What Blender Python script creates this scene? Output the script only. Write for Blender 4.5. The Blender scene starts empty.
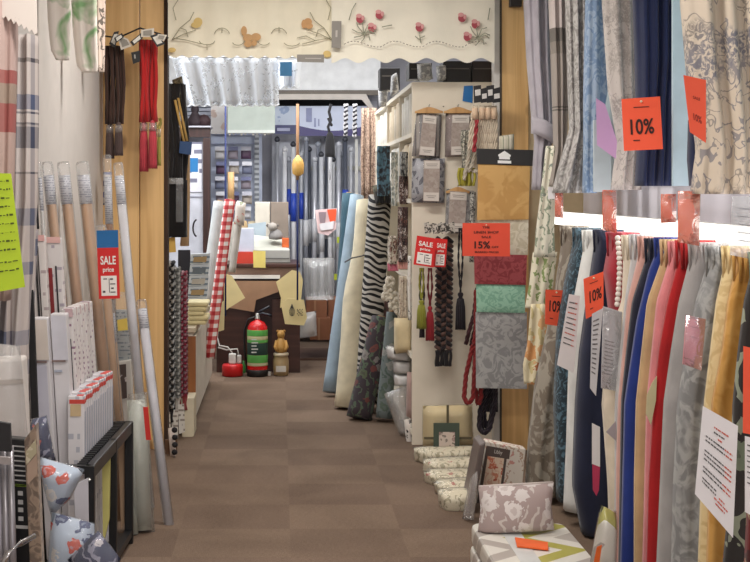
import bpy, math, random
from mathutils import Vector, Matrix
R = random.Random(7)
PI = math.pi
C = bpy.context.scene.collection
F, H, VX, VY, KD = 1430.0, 1.54, 280.0, 190.0, 1.4507
def Y_(d): return d * KD
def X_(px, d): return (px - VX) / F * d * KD
def Z_(py, d): return H - (py - VY) / F * d * KD
def W(px, py, d): return Vector((X_(px, d), d * KD, Z_(py, d)))
def floor_d(py): return F * H / (py - VY) / KD
# ------------------------------------------------------------------ materials
def lin(c):
    def f(v):
        v = v / 255.0
        return v / 12.92 if v <= 0.04045 else ((v + 0.055) / 1.055) ** 2.4
    return (f(c[0]), f(c[1]), f(c[2]), 1.0)
_mats = {}
class NT:
    def __init__(s, name):
        s.m = bpy.data.materials.new(name); s.m.use_nodes = True
        s.t = s.m.node_tree; s.b = s.t.nodes['Principled BSDF']
        s.tc = s.t.nodes.new('ShaderNodeTexCoord').outputs['Object']
    def n(s, typ, ins=None, **kw):
        nd = s.t.nodes.new('ShaderNode' + typ)
        for k, v in kw.items(): setattr(nd, k, v)
        for k, v in (ins or {}).items():
            if isinstance(v, bpy.types.NodeSocket): s.t.links.new(v, nd.inputs[k])
            else: nd.inputs[k].default_value = v
        return nd
    def math(s, op, a, b=0.0, c=0.0):
        return s.n('Math', {0: a, 1: b, 2: c}, operation=op).outputs[0]
    def xyz(s, v=None):
        o = s.n('SeparateXYZ', {0: v or s.tc}).outputs
        return o[0], o[1], o[2]
    def scale(s, v, sc):
        return s.n('VectorMath', {0: v, 1: sc}, operation='MULTIPLY').outputs[0]
    def noise(s, scale, detail=3.0, dist=0.0, v=None):
        return s.n('TexNoise', {'Vector': v or s.tc, 'Scale': scale, 'Detail': detail, 'Distortion': dist})
    def warp(s, amt, scale, v=None):
        nz = s.noise(scale, 2.0, 0.0, v).outputs['Color']
        o = s.n('VectorMath', {0: nz, 1: (0.5, 0.5, 0.5)}, operation='SUBTRACT').outputs[0]
        o = s.n('VectorMath', {0: o, 1: (amt, amt, amt)}, operation='MULTIPLY').outputs[0]
        return s.n('VectorMath', {0: v or s.tc, 1: o}, operation='ADD').outputs[0]
    def ramp(s, fac, stops, const=False):
        nd = s.n('ValToRGB', {0: fac}); r = nd.color_ramp
        r.interpolation = 'CONSTANT' if const else 'LINEAR'
        while len(r.elements) < len(stops): r.elements.new(0.5)
        for e, (p, c) in zip(r.elements, sorted(stops, key=lambda q: q[0])):
            e.position = p; e.color = lin(c) if len(c) == 3 else c
        return nd.outputs[0]
    def step(s, v, a, b):
        nd = s.n('MapRange', {0: v, 1: a, 2: b, 3: 0.0, 4: 1.0}); return nd.outputs[0]
    def mix(s, fac, a, b, mode='MIX'):
        nd = s.n('Mix', data_type='RGBA', blend_type=mode)
        for idx, v in ((0, fac), (6, a), (7, b)):
            if isinstance(v, bpy.types.NodeSocket): s.t.links.new(v, nd.inputs[idx])
            elif isinstance(v, tuple) and idx: nd.inputs[idx].default_value = lin(v) if len(v) == 3 else v
            else: nd.inputs[idx].default_value = v
        return nd.outputs[2]
    def done(s, col, rough=0.8, metal=0.0, bump=None, sheen=0.0, coat=0.0, vary=0.0):
        if vary:
            nz = s.noise(9.0, 4.0).outputs[0]
            col = s.mix(1.0, col, s.ramp(nz, [(0.3, (255 - int(255 * vary),) * 3), (0.7, (255,) * 3)]), 'MULTIPLY')
        if isinstance(col, tuple): s.b.inputs['Base Color'].default_value = lin(col)
        else: s.t.links.new(col, s.b.inputs['Base Color'])
        s.b.inputs['Roughness'].default_value = rough
        s.b.inputs['Metallic'].default_value = metal
        s.b.inputs['Coat Weight'].default_value = coat
        if sheen: s.b.inputs['Sheen Weight'].default_value = sheen
        if bump is not None:
            src, st, di = bump
            bn = s.n('Bump', {'Height': src, 'Strength': st, 'Distance': di})
            s.t.links.new(bn.outputs[0], s.b.inputs['Normal'])
        return s.m
def cached(fn):
    def g(*a):
        k = (fn.__name__,) + a
        if k not in _mats: _mats[k] = fn(*a)
        return _mats[k]
    return g
@cached
def plain(c, rough=0.75, metal=0.0, vary=0.08):
    s = NT('plain'); return s.done(c if not vary else s.mix(0.0, c, c), rough, metal, vary=vary)
@cached
def cloth(c, vary=0.12):
    s = NT('cloth')
    w = s.noise(260.0, 2.0, 0.0, s.scale(s.tc, (1.0, 1.0, 0.25)))
    return s.done(s.mix(0.0, c, c), 0.9, 0.0, (w.outputs[0], 0.25, 0.004), 0.15, 0.0, vary)
@cached
def damask(c1, c2, scale=9.0, dist=2.2, lo=0.44, hi=0.54):
    s = NT('damask')
    nz = s.noise(scale*1.9, 2.5, dist).outputs[0]
    return s.done(s.ramp(nz, [(lo, c1), (hi, c2)]), 0.75, 0.0, (nz, 0.15, 0.01), 0.1)
@cached
def scroll(c1, c2, scale=8.0, th=0.07, warp=0.12):
    s = NT('scroll'); scale = scale*1.7
    v = s.warp(warp, scale * 0.6)
    a = s.n('TexVoronoi', {'Vector': v, 'Scale': scale}, feature='DISTANCE_TO_EDGE').outputs[0]
    b = s.n('TexWave', {'Vector': v, 'Scale': scale * 0.5, 'Distortion': 9.0, 'Detail': 1.0}).outputs[1]
    m = s.math('MAXIMUM', s.math('LESS_THAN', a, th), s.math('GREATER_THAN', b, 0.72))
    return s.done(s.mix(m, c1, c2), 0.8)
@cached
def floral(bg, cols, scale=9.0, size=0.32, leaf=None, gate=0.35, zs=1.0):
    s = NT('floral'); scale = scale*1.8
    v = s.scale(s.warp(0.08, scale * 0.9), (1.0, 0.6, zs))
    vo = s.n('TexVoronoi', {'Vector': v, 'Scale': scale, 'Randomness': 0.9})
    d, cc = vo.outputs[0], vo.outputs[1]
    pet = s.noise(scale * 5.0, 1.0).outputs[0]
    dd = s.math('ADD', d, s.math('MULTIPLY', s.math('SUBTRACT', pet, 0.5), 0.35))
    r, g, b = s.n('SeparateColor', {0: cc}).outputs
    col = bg
    if leaf:
        lw = s.n('TexWave', {'Vector': v, 'Scale': scale * 0.45, 'Distortion': 11.0, 'Detail': 2.0, 'Detail Scale': 1.5}).outputs[1]
        ln = s.noise(scale * 0.7, 1.0).outputs[0]
        lm = s.math('MULTIPLY', s.math('GREATER_THAN', lw, 0.78), s.math('GREATER_THAN', ln, 0.47))
        col = s.mix(lm, bg, leaf)
    k = len(cols)
    pc = s.ramp(g, [(i / k, c) for i, c in enumerate(cols)], True) if k > 1 else s.mix(0.0, cols[0], cols[0])
    m = s.math('MULTIPLY', s.math('LESS_THAN', dd, size), s.math('GREATER_THAN', r, gate))
    core = s.math('LESS_THAN', dd, size * 0.4)
    pc = s.mix(s.math('MULTIPLY', core, 0.45), pc, bg)
    return s.done(s.mix(m, col, pc), 0.8, 0.0, None, 0.1)
def _bands(s, coord, bands, period):
    fr = s.math('FRACT', s.math('DIVIDE', coord, period))
    return s.ramp(fr, bands, True)
@cached
def plaid(zb, zp, xb, xp, mixf=0.45, zoff=0.0):
    s = NT('plaid'); x, y, z = s.xyz()
    a = _bands(s, s.math('ADD', z, 10.0 + zoff), list(zb), zp)
    b = _bands(s, s.math('ADD', s.math('ADD', x, s.math('MULTIPLY', y, 0.3)), 10.0), list(xb), xp)
    return s.done(s.mix(mixf, a, b), 0.9)
@cached
def stripes(axis, bands, period, off=0.0, warp=0.0, rough=0.6):
    s = NT('stripes'); x, y, z = s.xyz(s.warp(warp, 6.0) if warp else None)
    return s.done(_bands(s, s.math('ADD', (x, y, z)[axis], 10.0 + off), list(bands), period), rough)
@cached
def printed(bg, ink, dz=0.012, scale=70.0, dens=0.5, margin=0.0, rough=0.5):
    s = NT('printed'); x, y, z = s.xyz()
    q = s.math('DIVIDE', s.math('ADD', z, 10.0), dz)
    ln = s.math('LESS_THAN', s.math('FRACT', q), 0.42)
    row = s.math('FLOOR', q)
    v = s.n('CombineXYZ', {0: s.math('ADD', s.math('MULTIPLY', x, scale), s.math('MULTIPLY', y, scale)), 1: s.math('MULTIPLY', row, 3.7), 2: 0.0}).outputs[0]
    nz = s.noise(1.0, 1.0, 0.0, v).outputs[0]
    m = s.math('MULTIPLY', ln, s.math('GREATER_THAN', nz, dens))
    return s.done(s.mix(m, bg, ink), rough)
@cached
def toile(bg, ink, ink2, scale=14.0, amt=0.8):
    s = NT('toile')
    n1 = s.noise(scale, 2.0, 1.2).outputs[0]
    ln = s.math('LESS_THAN', s.math('ABSOLUTE', s.math('SUBTRACT', n1, 0.5)), 0.018)
    reg = s.step(s.noise(scale*0.45, 1.5, 0.5).outputs[0], 0.50, 0.57)
    hf = s.step(s.noise(scale*4.5, 3.0, 1.5).outputs[0], 0.42, 0.56)
    cc = s.mix(s.step(s.noise(scale*0.3, 1.0).outputs[0], 0.45, 0.55), ink, ink2)
    m = s.math('MAXIMUM', s.math('MULTIPLY', reg, hf), s.math('MULTIPLY', ln, 0.8))
    return s.done(s.mix(s.math('MULTIPLY', m, amt), bg, cc), 0.85, 0.0, None, 0.1)
@cached
def chevron(p, cols):
    s = NT('chevron'); x, y, z = s.xyz()
    zz = s.math('ABSOLUTE', s.math('SUBTRACT', s.math('FRACT', s.math('DIVIDE', s.math('ADD', s.math('ADD', y, z), 10.0), p*1.9)), 0.5))
    u = s.math('ADD', s.math('DIVIDE', s.math('ADD', x, 10.0), p*2.0), zz)
    return s.done(_bands(s, u, [(i/len(cols), c) for i, c in enumerate(cols)], 1.0), 0.3)
@cached
def zebra():
    s = NT('zebra')
    v = s.scale(s.warp(0.08, 5.0), (1.0, 0.5, 1.0))
    x, y, z = s.xyz(v)
    v = s.n('CombineXYZ', {0: s.math('MULTIPLY', x, 0.8), 1: y, 2: s.math('ADD', z, s.math('MULTIPLY', x, 0.35))}).outputs[0]
    w = s.n('TexWave', {'Vector': v, 'Scale': 7.5, 'Distortion': 5.5, 'Detail': 1.0, 'Detail Scale': 1.3}, bands_direction='Z').outputs[1]
    return s.done(s.ramp(w, [(0.42, (24, 22, 24)), (0.55, (186, 180, 172))]), 0.85)
@cached
def wood(c1, c2, sc=1.0, knots=True, rough=0.45, axis='z'):
    s = NT('wood')
    st = (14.0 * sc, 14.0 * sc, 0.7 * sc) if axis == 'z' else (0.7 * sc, 14.0 * sc, 14.0 * sc)
    v = s.scale(s.warp(0.02, 2.0), st)
    g = s.noise(1.0, 5.0, 1.2, v).outputs[0]
    col = s.ramp(g, [(0.25, c2), (0.55, c1), (0.8, tuple(min(255, q + 12) for q in c1))])
    if knots:
        vo = s.n('TexVoronoi', {'Vector': s.scale(s.tc, (4.0, 4.0, 2.0)), 'Scale': 1.3, 'Randomness': 1.0}).outputs[0]
        k = s.math('SUBTRACT', 1.0, s.step(vo, 0.09, 0.16))
        col = s.mix(s.math('MULTIPLY', k, 0.75), col, (112, 66, 28))
    return s.done(col, rough, 0.0, (g, 0.05, 0.005))
@cached
def carpet():
    s = NT('carpet'); T = 0.5
    x, y, z = s.xyz()
    ix = s.math('FLOOR', s.math('DIVIDE', s.math('SUBTRACT', x, 0.045), T))
    off = s.math('MULTIPLY', s.math('MODULO', s.math('ABSOLUTE', ix), 2.0), 0.0)
    iy = s.math('FLOOR', s.math('DIVIDE', s.math('ADD', y, off), T))
    wn = s.n('TexWhiteNoise', {0: s.n('CombineXYZ', {0: ix, 1: iy, 2: 3.0}).outputs[0]}).outputs[0]
    chk = s.math('MODULO', s.math('ABSOLUTE', s.math('ADD', ix, iy)), 2.0)
    tone = s.math('ADD', s.math('MULTIPLY', chk, 0.5), s.math('MULTIPLY', wn, 0.5))
    base = s.ramp(tone, [(0.0, (141, 119, 102)), (1.0, (161, 139, 120))])
    pile = s.noise(220.0, 4.0).outputs[0]
    pile2 = s.noise(60.0, 3.0, 0.0, s.scale(s.tc, (1.0, 3.0, 1.0))).outputs[0]
    wear = s.noise(1.6, 4.0, 0.6).outputs[0]
    col = s.mix(1.0, base, s.ramp(pile, [(0.3, (190, 186, 182)), (0.7, (255, 255, 255))]), 'MULTIPLY')
    col = s.mix(1.0, col, s.ramp(pile2, [(0.3, (215, 210, 205)), (0.7, (255, 255, 255))]), 'MULTIPLY')
    col = s.mix(1.0, col, s.ramp(wear, [(0.35, (222, 216, 210)), (0.65, (255, 252, 250))]), 'MULTIPLY')
    return s.done(col, 0.95, 0.0, (pile, 0.5, 0.01))
@cached
def film(alpha=0.25, tint=(255, 255, 255)):
    s = NT('film'); t = s.t
    tr = s.n('BsdfTransparent'); gl = s.n('BsdfGlossy', {'Roughness': 0.12})
    df = s.n('BsdfDiffuse', {'Color': lin(tint)})
    nz = s.noise(14.0, 3.0, 1.5).outputs[0]
    bn = s.n('Bump', {'Height': nz, 'Strength': 0.45, 'Distance': 0.03}).outputs[0]
    t.links.new(bn, gl.inputs['Normal'])
    fr = s.n('Fresnel', {'IOR': 1.45}); t.links.new(bn, fr.inputs['Normal'])
    m1 = s.n('MixShader', {0: alpha * 0.6, 1: tr.outputs[0], 2: df.outputs[0]})
    fac = s.math('MULTIPLY_ADD', fr.outputs[0], 0.55, alpha * 0.08)
    m2 = s.n('MixShader', {0: fac, 1: m1.outputs[0], 2: gl.outputs[0]})
    t.links.new(m2.outputs[0], t.nodes['Material Output'].inputs[0])
    return s.m
@cached
def emit(c, strength):
    s = NT('light'); e = s.n('Emission', {'Color': lin(c), 'Strength': strength})
    s.t.links.new(e.outputs[0], s.t.nodes['Material Output'].inputs[0]); return s.m
@cached
def lace(c=(236, 240, 246)):
    s = NT('lace')
    v = s.warp(0.03, 20.0)
    a = s.n('TexVoronoi', {'Vector': v, 'Scale': 34.0}, feature='DISTANCE_TO_EDGE').outputs[0]
    b = s.noise(11.0, 2.0, 1.0).outputs[0]
    hole = s.math('MULTIPLY', s.math('GREATER_THAN', a, 0.10), s.math('GREATER_THAN', b, 0.56))
    s.t.links.new(s.math('SUBTRACT', 1.0, s.math('MULTIPLY', hole, 0.55)), s.b.inputs['Alpha'])
    s.b.inputs['Transmission Weight'].default_value = 0.0
    return s.done(c, 0.8, 0.0, (b, 0.2, 0.01))
# ------------------------------------------------------------------ mesh builder
class MB:
    def __init__(s): s.v = []; s.f = []
    def add(s, vs, fs):
        o = len(s.v); s.v += [Vector(p) for p in vs]; s.f += [tuple(i + o for i in f) for f in fs]; return s
    def box(s, x0, x1, y0, y1, z0, z1, M=None):
        vs = [Vector(p) for p in ((x0,y0,z0),(x1,y0,z0),(x1,y1,z0),(x0,y1,z0),(x0,y0,z1),(x1,y0,z1),(x1,y1,z1),(x0,y1,z1))]
        if M: vs = [M @ p for p in vs]
        return s.add(vs, [(0,3,2,1),(4,5,6,7),(0,1,5,4),(1,2,6,5),(2,3,7,6),(3,0,4,7)])
    def prism(s, pts, vec):
        n = len(pts); vec = Vector(vec); a = [Vector(p) for p in pts]
        fs = [tuple(range(n)), tuple(range(2*n-1, n-1, -1))]
        fs += [(i, i + n, (i+1) % n + n, (i+1) % n) for i in range(n)]
        return s.add(a + [p + vec for p in a], fs)
    def slab(s, px, d, th=0.01):
        return s.prism([W(p[0], p[1], p[2] if len(p) > 2 else d) for p in px], (0, th, 0))
    def rect(s, x0, y0, x1, y1, d, th=0.01, dx=0.0):
        return s.slab([(x0,y0),(x1,y0),(x1+dx,y1),(x0+dx,y1)], d, th)
    def loft(s, rings, cap=True):
        n = len(rings[0]); vs = [p for r in rings for p in r]; fs = []
        for i in range(len(rings)-1):
            for j in range(n):
                a, b = i*n+j, i*n+(j+1) % n
                fs.append((a, b, b+n, a+n))
        if cap: fs += [tuple(range(n-1, -1, -1)), tuple(range((len(rings)-1)*n, len(rings)*n))]
        return s.add(vs, fs)
    def tube(s, pts, r, n=10, cap=True):
        pts = [Vector(p) for p in pts]; rings = []
        for i, p in enumerate(pts):
            t = (pts[min(i+1, len(pts)-1)] - pts[max(i-1, 0)]).normalized()
            u = t.cross(Vector((0,1,0))) if abs(t.y) < 0.9 else t.cross(Vector((1,0,0)))
            u.normalize(); w = t.cross(u)
            rr = r[i] if isinstance(r, (list, tuple)) else r
            rings.append([p + (u*math.cos(2*PI*k/n) + w*math.sin(2*PI*k/n))*rr for k in range(n)])
        return s.loft(rings, cap)
    def lathe(s, c, prof, n=24):
        c = Vector(c)
        return s.loft([[c + Vector((r*math.cos(2*PI*k/n), r*math.sin(2*PI*k/n), z)) for k in range(n)] for r, z in prof])
    def cushion(s, c, u, v, w, n=12, pw=0.55):
        # puffed pillow: half axes u, v (in plane) and w (thickness)
        c, u, v, w = map(Vector, (c, u, v, w)); vs = []; fs = []
        for sg in (1, -1):
            for i in range(n+1):
                for j in range(n+1):
                    a, b = -1+2*i/n, -1+2*j/n
                    t = max(0.0, (1-a*a)*(1-b*b))**pw
                    pin = 1 - 0.07*(1 - abs(b))*abs(a)**4 ; pin2 = 1 - 0.07*(1-abs(a))*abs(b)**4
                    vs.append(c + u*(a*pin) + v*(b*pin2) + w*(sg*t))
        m = (n+1)**2
        for i in range(n):
            for j in range(n):
                a = i*(n+1)+j; q = (a, a+1, a+n+2, a+n+1)
                fs.append(tuple(reversed(q))); fs.append(tuple(k+m for k in q))
        return s.add(vs, fs)
    def puff(s, px, d, th, bulge=0.5, n=8):
        # soft pack: a screen quad (TL TR BR BL) with rounded, bulging front and back
        q = [W(p[0], p[1], p[2] if len(p) > 2 else d) for p in px]
        c = (q[0]+q[1]+q[2]+q[3])/4; u = ((q[1]+q[2])-(q[0]+q[3]))/4; v = ((q[0]+q[1])-(q[2]+q[3]))/4
        w = v.cross(u).normalized()*th/2
        if w.y < 0: w = -w
        vs = []; fs = []
        for sg in (-1, 1):
            for i in range(n+1):
                for j in range(n+1):
                    a, b = i/n, j/n
                    p = (q[3]*(1-a)+q[2]*a)*(1-b) + (q[0]*(1-a)+q[1]*a)*b
                    t = max(0.0, (1-(2*a-1)**4)*(1-(2*b-1)**4))**bulge
                    vs.append(p + w*(sg*t))
        m = (n+1)**2
        for i in range(n):
            for j in range(n):
                a = i*(n+1)+j; f = (a, a+n+1, a+n+2, a+1)
                fs.append(f); fs.append(tuple(k+m for k in reversed(f)))
        return s.add(vs, fs)
def mesh(name, mb, mat, org, smooth):
    me = bpy.data.meshes.new(name)
    me.from_pydata([tuple(p - org) for p in mb.v], [], mb.f)
    me.materials.append(mat)
    if smooth:
        for p in me.polygons: p.use_smooth = True
    me.update(); return me
def base_of(mb):
    xs = [p.x for p in mb.v]; ys = [p.y for p in mb.v]; zs = [p.z for p in mb.v]
    return Vector(((min(xs)+max(xs))/2, (min(ys)+max(ys))/2, min(zs)))
_org = {}
def tag(o, label, cat, group=None):
    o['label'] = label; o['category'] = cat
    if group: o['group'] = group
def fin(o, smooth, bev):
    if bev:
        m = o.modifiers.new('bevel', 'BEVEL'); m.width = bev; m.segments = 2; m.limit_method = 'ANGLE'
    if smooth and smooth != 1:
        pass
def solo(name, mb, mat, label, cat, group=None, smooth=False, bev=0):
    org = base_of(mb); o = bpy.data.objects.new(name, mesh(name, mb, mat, org, smooth)); C.objects.link(o)
    o.location = org; _org[o.name] = org; tag(o, label, cat, group); fin(o, smooth, bev); return o
def thing(name, loc, label, cat, group=None):
    o = bpy.data.objects.new(name, None); C.objects.link(o); o.empty_display_size = 0.05
    o.location = loc; _org[o.name] = Vector(loc); tag(o, label, cat, group); return o
def part(root, name, mb, mat, smooth=False, bev=0, label=None):
    org = _org[root.name]
    o = bpy.data.objects.new(name, mesh(name, mb, mat, org, smooth)); C.objects.link(o)
    o.parent = root; _org[o.name] = org; fin(o, smooth, bev)
    if label: o['label'] = label
    return o
def struct(name, mb, mat, smooth=False, bev=0):
    o = bpy.data.objects.new(name, mesh(name, mb, mat, Vector((0,0,0)), smooth)); C.objects.link(o)
    _org[o.name] = Vector((0,0,0)); o['kind'] = 'structure'; fin(o, smooth, bev); return o
def dup(root, move, label, group=None):
    r = root.copy(); C.objects.link(r); r.location = root.location + Vector(move); r['label'] = label
    if group: r['group'] = group
    _org[r.name] = r.location.copy()
    for ch in list(root.children):
        c = ch.copy(); C.objects.link(c); c.parent = r; _org[c.name] = r.location.copy()
        for g in list(ch.children):
            e = g.copy(); C.objects.link(e); e.parent = c
    return r
# lettering: glyph outlines mapped into a quad (TL,TR,BR,BL world points)
def glyphs(txt):
    cu = bpy.data.curves.new('lettering', 'FONT'); cu.body = txt; cu.size = 1.0; cu.resolution_u = 3; cu.offset = 0.022
    o = bpy.data.objects.new('lettering', cu); C.objects.link(o)
    bpy.context.view_layer.update()
    me = o.to_mesh(); vs = [v.co.copy() for v in me.vertices]; fs = [tuple(p.vertices) for p in me.polygons]
    o.to_mesh_clear(); bpy.data.objects.remove(o); bpy.data.curves.remove(cu); return vs, fs
def quad(px, d): return [W(p[0], p[1], p[2] if len(p) > 2 else d) for p in px]
def letter(mb, q, txt, u0, u1, v0, v1, eps=0.0025):
    # txt stretched into the u0..u1, v0..v1 window of quad q (v downward)
    vs, fs = glyphs(txt)
    xs = [p.x for p in vs]; ys = [p.y for p in vs]
    xa, xb, ya, yb = min(xs), max(xs), min(ys), max(ys)
    nrm = (q[1]-q[0]).cross(q[3]-q[0]).normalized()
    if nrm.y > 0: nrm = -nrm
    out = []
    for p in vs:
        u = u0 + (u1-u0)*(p.x-xa)/(xb-xa); v = v1 - (v1-v0)*(p.y-ya)/(yb-ya)
        out.append((q[0]*(1-u)+q[1]*u)*(1-v) + (q[3]*(1-u)+q[2]*u)*v + nrm*eps)
    mb.add(out, fs); return mb
def uvquad(mb, q, u0, v0, u1, v1, eps=0.002, th=0.0008):
    nrm = (q[1]-q[0]).cross(q[3]-q[0]).normalized()
    if nrm.y > 0: nrm = -nrm
    P = lambda u, v: (q[0]*(1-u)+q[1]*u)*(1-v) + (q[3]*(1-u)+q[2]*u)*v + nrm*eps
    mb.prism([P(u0,v0),P(u1,v0),P(u1,v1),P(u0,v1)], -nrm*th); return mb
def card(name, px, d, mat, label, cat, group=None, th=0.0015):
    q = quad(px, d); o = solo(name, MB().prism(q, (0, th, 0)), mat, label, cat, group); return o, q
# hanging cloth: levels (y_px, xL_px, xR_px) top to bottom at depth d
def lerp_levels(levels, t):
    n = len(levels)-1; f = min(max(t, 0), 1)*n; i = min(int(f), n-1); k = f-i
    k = k*k*(3-2*k)*0.5 + k*0.5
    return [levels[i][j]*(1-k)+levels[i+1][j]*k for j in range(3)]
def drape_mb(levels, y0, thick, folds, amp, seed=0, rings=16, gather=0.0):
    # levels in world units here: (z, x0, x1)
    rr = random.Random(seed); ph = rr.uniform(0, 6); ph2 = rr.uniform(0, 6)
    nf = max(8, int(folds*7)); rings_out = []
    for i in range(rings+1):
        t = i/rings; z, x0, x1 = lerp_levels(levels, t)
        g = 1.0 - gather*max(0.0, 1-t*8)
        ring = []
        for k in range(nf+1):
            u = k/nf; e = (1-abs(2*u-1)**4)
            y = y0 - thick/2*g*(0.35+0.65*e) - amp*e*math.sin(2*PI*folds*u+ph+0.5*math.sin(3*t+ph2)) - amp*0.5*e*math.sin(2*PI*folds*0.37*u+ph2+2*t)
            ring.append(Vector((x0+(x1-x0)*u, y, z)))
        nb = max(4, nf//3)
        for k in range(nb+1):
            u = 1-k/nb; e = (1-abs(2*u-1)**4)
            ring.append(Vector((x0+(x1-x0)*u, y0 + thick/2*g*(0.35+0.65*e), z)))
        rings_out.append(ring)
    rings_out.reverse()
    return MB().loft(rings_out)
def pxlevels(levels, d): return [(Z_(y, d), X_(a, d), X_(b, d)) for y, a, b in levels]
def drape(levels, d, thick, folds, amp, seed=0, rings=16):
    return drape_mb(pxlevels(levels, d), Y_(d), thick, folds, amp, seed, rings)
# a rope: twisted strands along a px path
def rope(mb, pts, r, twist=26.0, strands=3, seg=None, n=6):
    pts = [Vector(p) for p in pts]
    L = sum((pts[i+1]-pts[i]).length for i in range(len(pts)-1)); seg = seg or max(10, int(L/0.012))
    for k in range(strands):
        out = []
        for i in range(seg+1):
            t = i/seg*L; j = 0; acc = 0.0
            while j < len(pts)-2 and acc+(pts[j+1]-pts[j]).length < t: acc += (pts[j+1]-pts[j]).length; j += 1
            dv = pts[j+1]-pts[j]; p = pts[j]+dv*((t-acc)/max(dv.length, 1e-6))
            tn = dv.normalized(); u = tn.cross(Vector((0,1,0))); u = u.normalized() if u.length > 0.1 else Vector((1,0,0)); w = tn.cross(u)
            a = t*twist*2.2 + 2*PI*k/strands
            out.append(p + (u*math.cos(a)+w*math.sin(a))*r*0.55)
        mb.tube(out, r*0.6, n)
    return mb
def strands(mb, x0, x1, y0, y1, d, n, r, seed=0, wav=2.0, deep=0.02):
    # a bunch of hanging cords between two screen heights
    rr = random.Random(seed)
    for i in range(n):
        u = (i+0.5)/n; pts = []; ph = rr.uniform(0, 6); dd = rr.uniform(-deep, deep)
        for k in range(7):
            t = k/6; p = W(x0+(x1-x0)*u + wav*math.sin(ph+3*t)*math.sin(PI*t), y0+(y1-y0)*t, d); p.y += dd
            pts.append(p)
        mb.tube(pts, r, 6)
    return mb
def tassel_mb(x, y0, y1, w, d, n=14, seed=0):
    # skirt of a tassel: bell of threads
    c0, c1 = W(x, y0, d), W(x, y1, d); h = c0.z-c1.z; r = w/F*Y_(d)/2
    mb = MB().lathe(c1, [(r*0.9, 0), (r, h*0.1), (r*0.85, h*0.6), (r*0.62, h*0.8), (r*0.4, h*0.86), (r*0.62, h*0.93), (r*0.5, h*0.98), (r*0.1, h)], 16)
    for k in range(n):
        a = 2*PI*k/n
        mb.tube([c1+Vector((r*1.0*math.cos(a), r*1.0*math.sin(a), -0.004)), c1+Vector((r*0.86*math.cos(a), r*0.86*math.sin(a), h*0.6)), c1+Vector((r*0.6*math.cos(a), r*0.6*math.sin(a), h*0.82))], r*0.13, 5)
    return mb
# =================================================================== setting
XL, XR = -1.05, 1.80
DW = 5.85                                   # doorway plane
YW = Y_(DW)
PINE = wood((226, 184, 124), (202, 156, 96))
WHITE = plain((226, 222, 214), 0.6)
struct('floor', MB().box(-2.2, 2.9, -1.5, 15.2, -0.05, 0.0), carpet())
struct('ceiling', MB().box(-2.2, 2.9, -1.5, YW, 3.0, 3.08).box(-2.2, 2.9, YW, 15.2, 3.0, 3.08), plain((236, 234, 228)))
struct('wall_left', MB().box(XL-0.1, XL, -1.5, YW, 0, 3.0), plain((202, 195, 189), 0.7, 0.0, 0.03))
struct('wall_right', MB().box(XR, XR+0.1, -1.5, YW, 0, 3.0), plain((232, 228, 236), 0.6, 0.0, 0.03))
struct('wall_behind', MB().box(-2.2, 2.9, -1.6, -1.5, 0, 3.0), plain((216, 210, 202)))
GREY = plain((188, 188, 198), 0.6)
struct('wall_back', MB().box(-2.2, 2.9, 14.95, 15.05, 0, 3.0), GREY)
struct('wall_back_left', MB().box(-1.6, -1.5, YW+0.1, 15.0, 0, 3.0), plain((205, 205, 208)))
struct('wall_back_right', MB().box(2.5, 2.6, YW+0.1, 15.0, 0, 3.0), plain((205, 205, 208)))
# the partition with the wide opening: pine boards left, pine post right, header over both
xa, xb, xc = X_(103, DW), X_(140, DW), X_(164, DW)
m = MB().box(xa-1.2, xa-0.001, YW, YW+0.06, 0, 3.0)
struct('wall_doorway_left', m, WHITE)
struct('trim_1', MB().box(xa, xb-0.004, YW, YW+0.07, 0, 3.0), PINE, False, 0.004)
struct('trim_2', MB().box(xb, xc, YW, YW+0.07, 0, 3.0), PINE, False, 0.004)
struct('trim_3', MB().box(xc, xc+0.022, YW-0.004, YW+0.12, 0, 3.0), plain((58, 36, 22)), False, 0.003)
pa, pb = X_(501, DW), X_(528, DW)
struct('trim_4', MB().box(pa, pb, YW-0.02, YW+0.06, 0, 3.0), PINE, False, 0.004)
struct('trim_5', MB().box(X_(494, DW), pa-0.002, YW-0.01, YW+0.1, 0, 3.0), plain((228, 224, 218)), False, 0.003)
struct('trim_6', MB().box(X_(499.4, DW), X_(501.2, DW), YW-0.024, YW-0.006, 0, 3.0), plain((84, 74, 62)))
struct('wall_doorway_right', MB().box(pb, XR+0.7, YW+0.01, YW+0.07, 0, 3.0), plain((206, 186, 150)))
struct('wall_header', MB().box(xc, pa, YW, YW+0.06, Z_(1, DW), 3.0), plain((214, 208, 198)))
struct('trim_7', MB().box(X_(168, DW), X_(494, DW), YW-0.05, YW-0.001, Z_(3.5, DW), Z_(0, DW)+0.01), plain((222, 214, 206)), False, 0.003)
# bulkhead deep in the back room
struct('trim_8', MB().box(-1.5, X_(378, 10.0), Y_(9.75), 14.95, Z_(90, 9.75), 3.0), plain((240, 241, 242)))
struct('trim_9', MB().box(-1.5, X_(378, 10.0), Y_(9.72), Y_(9.75), Z_(95.5, 9.75), Z_(90.5, 9.75)), plain((120, 112, 104)))
struct('trim_10', MB().prism([W(150, 94, 9.7), W(366, 94, 9.7), W(376, 112, 9.7), W(372, 112, 9.7), W(362, 99.5, 9.7), W(150, 99.5, 9.7)], (0, 0.05, 0)), plain((206, 198, 190)))
struct('trim_11', MB().box(-1.5, X_(366, 10.05), Y_(10.05), Y_(10.05)+0.05, Z_(107, 10.05), Z_(99, 10.05)), plain((24, 22, 26)))
# wall panel and light blue board behind the upper curtains
struct('trim_12', MB().box(XR-0.03, XR-0.001, Y_(2.2), Y_(5.6), Z_(188, 4)+0.03, 3.0), plain((206, 226, 236)))
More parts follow.
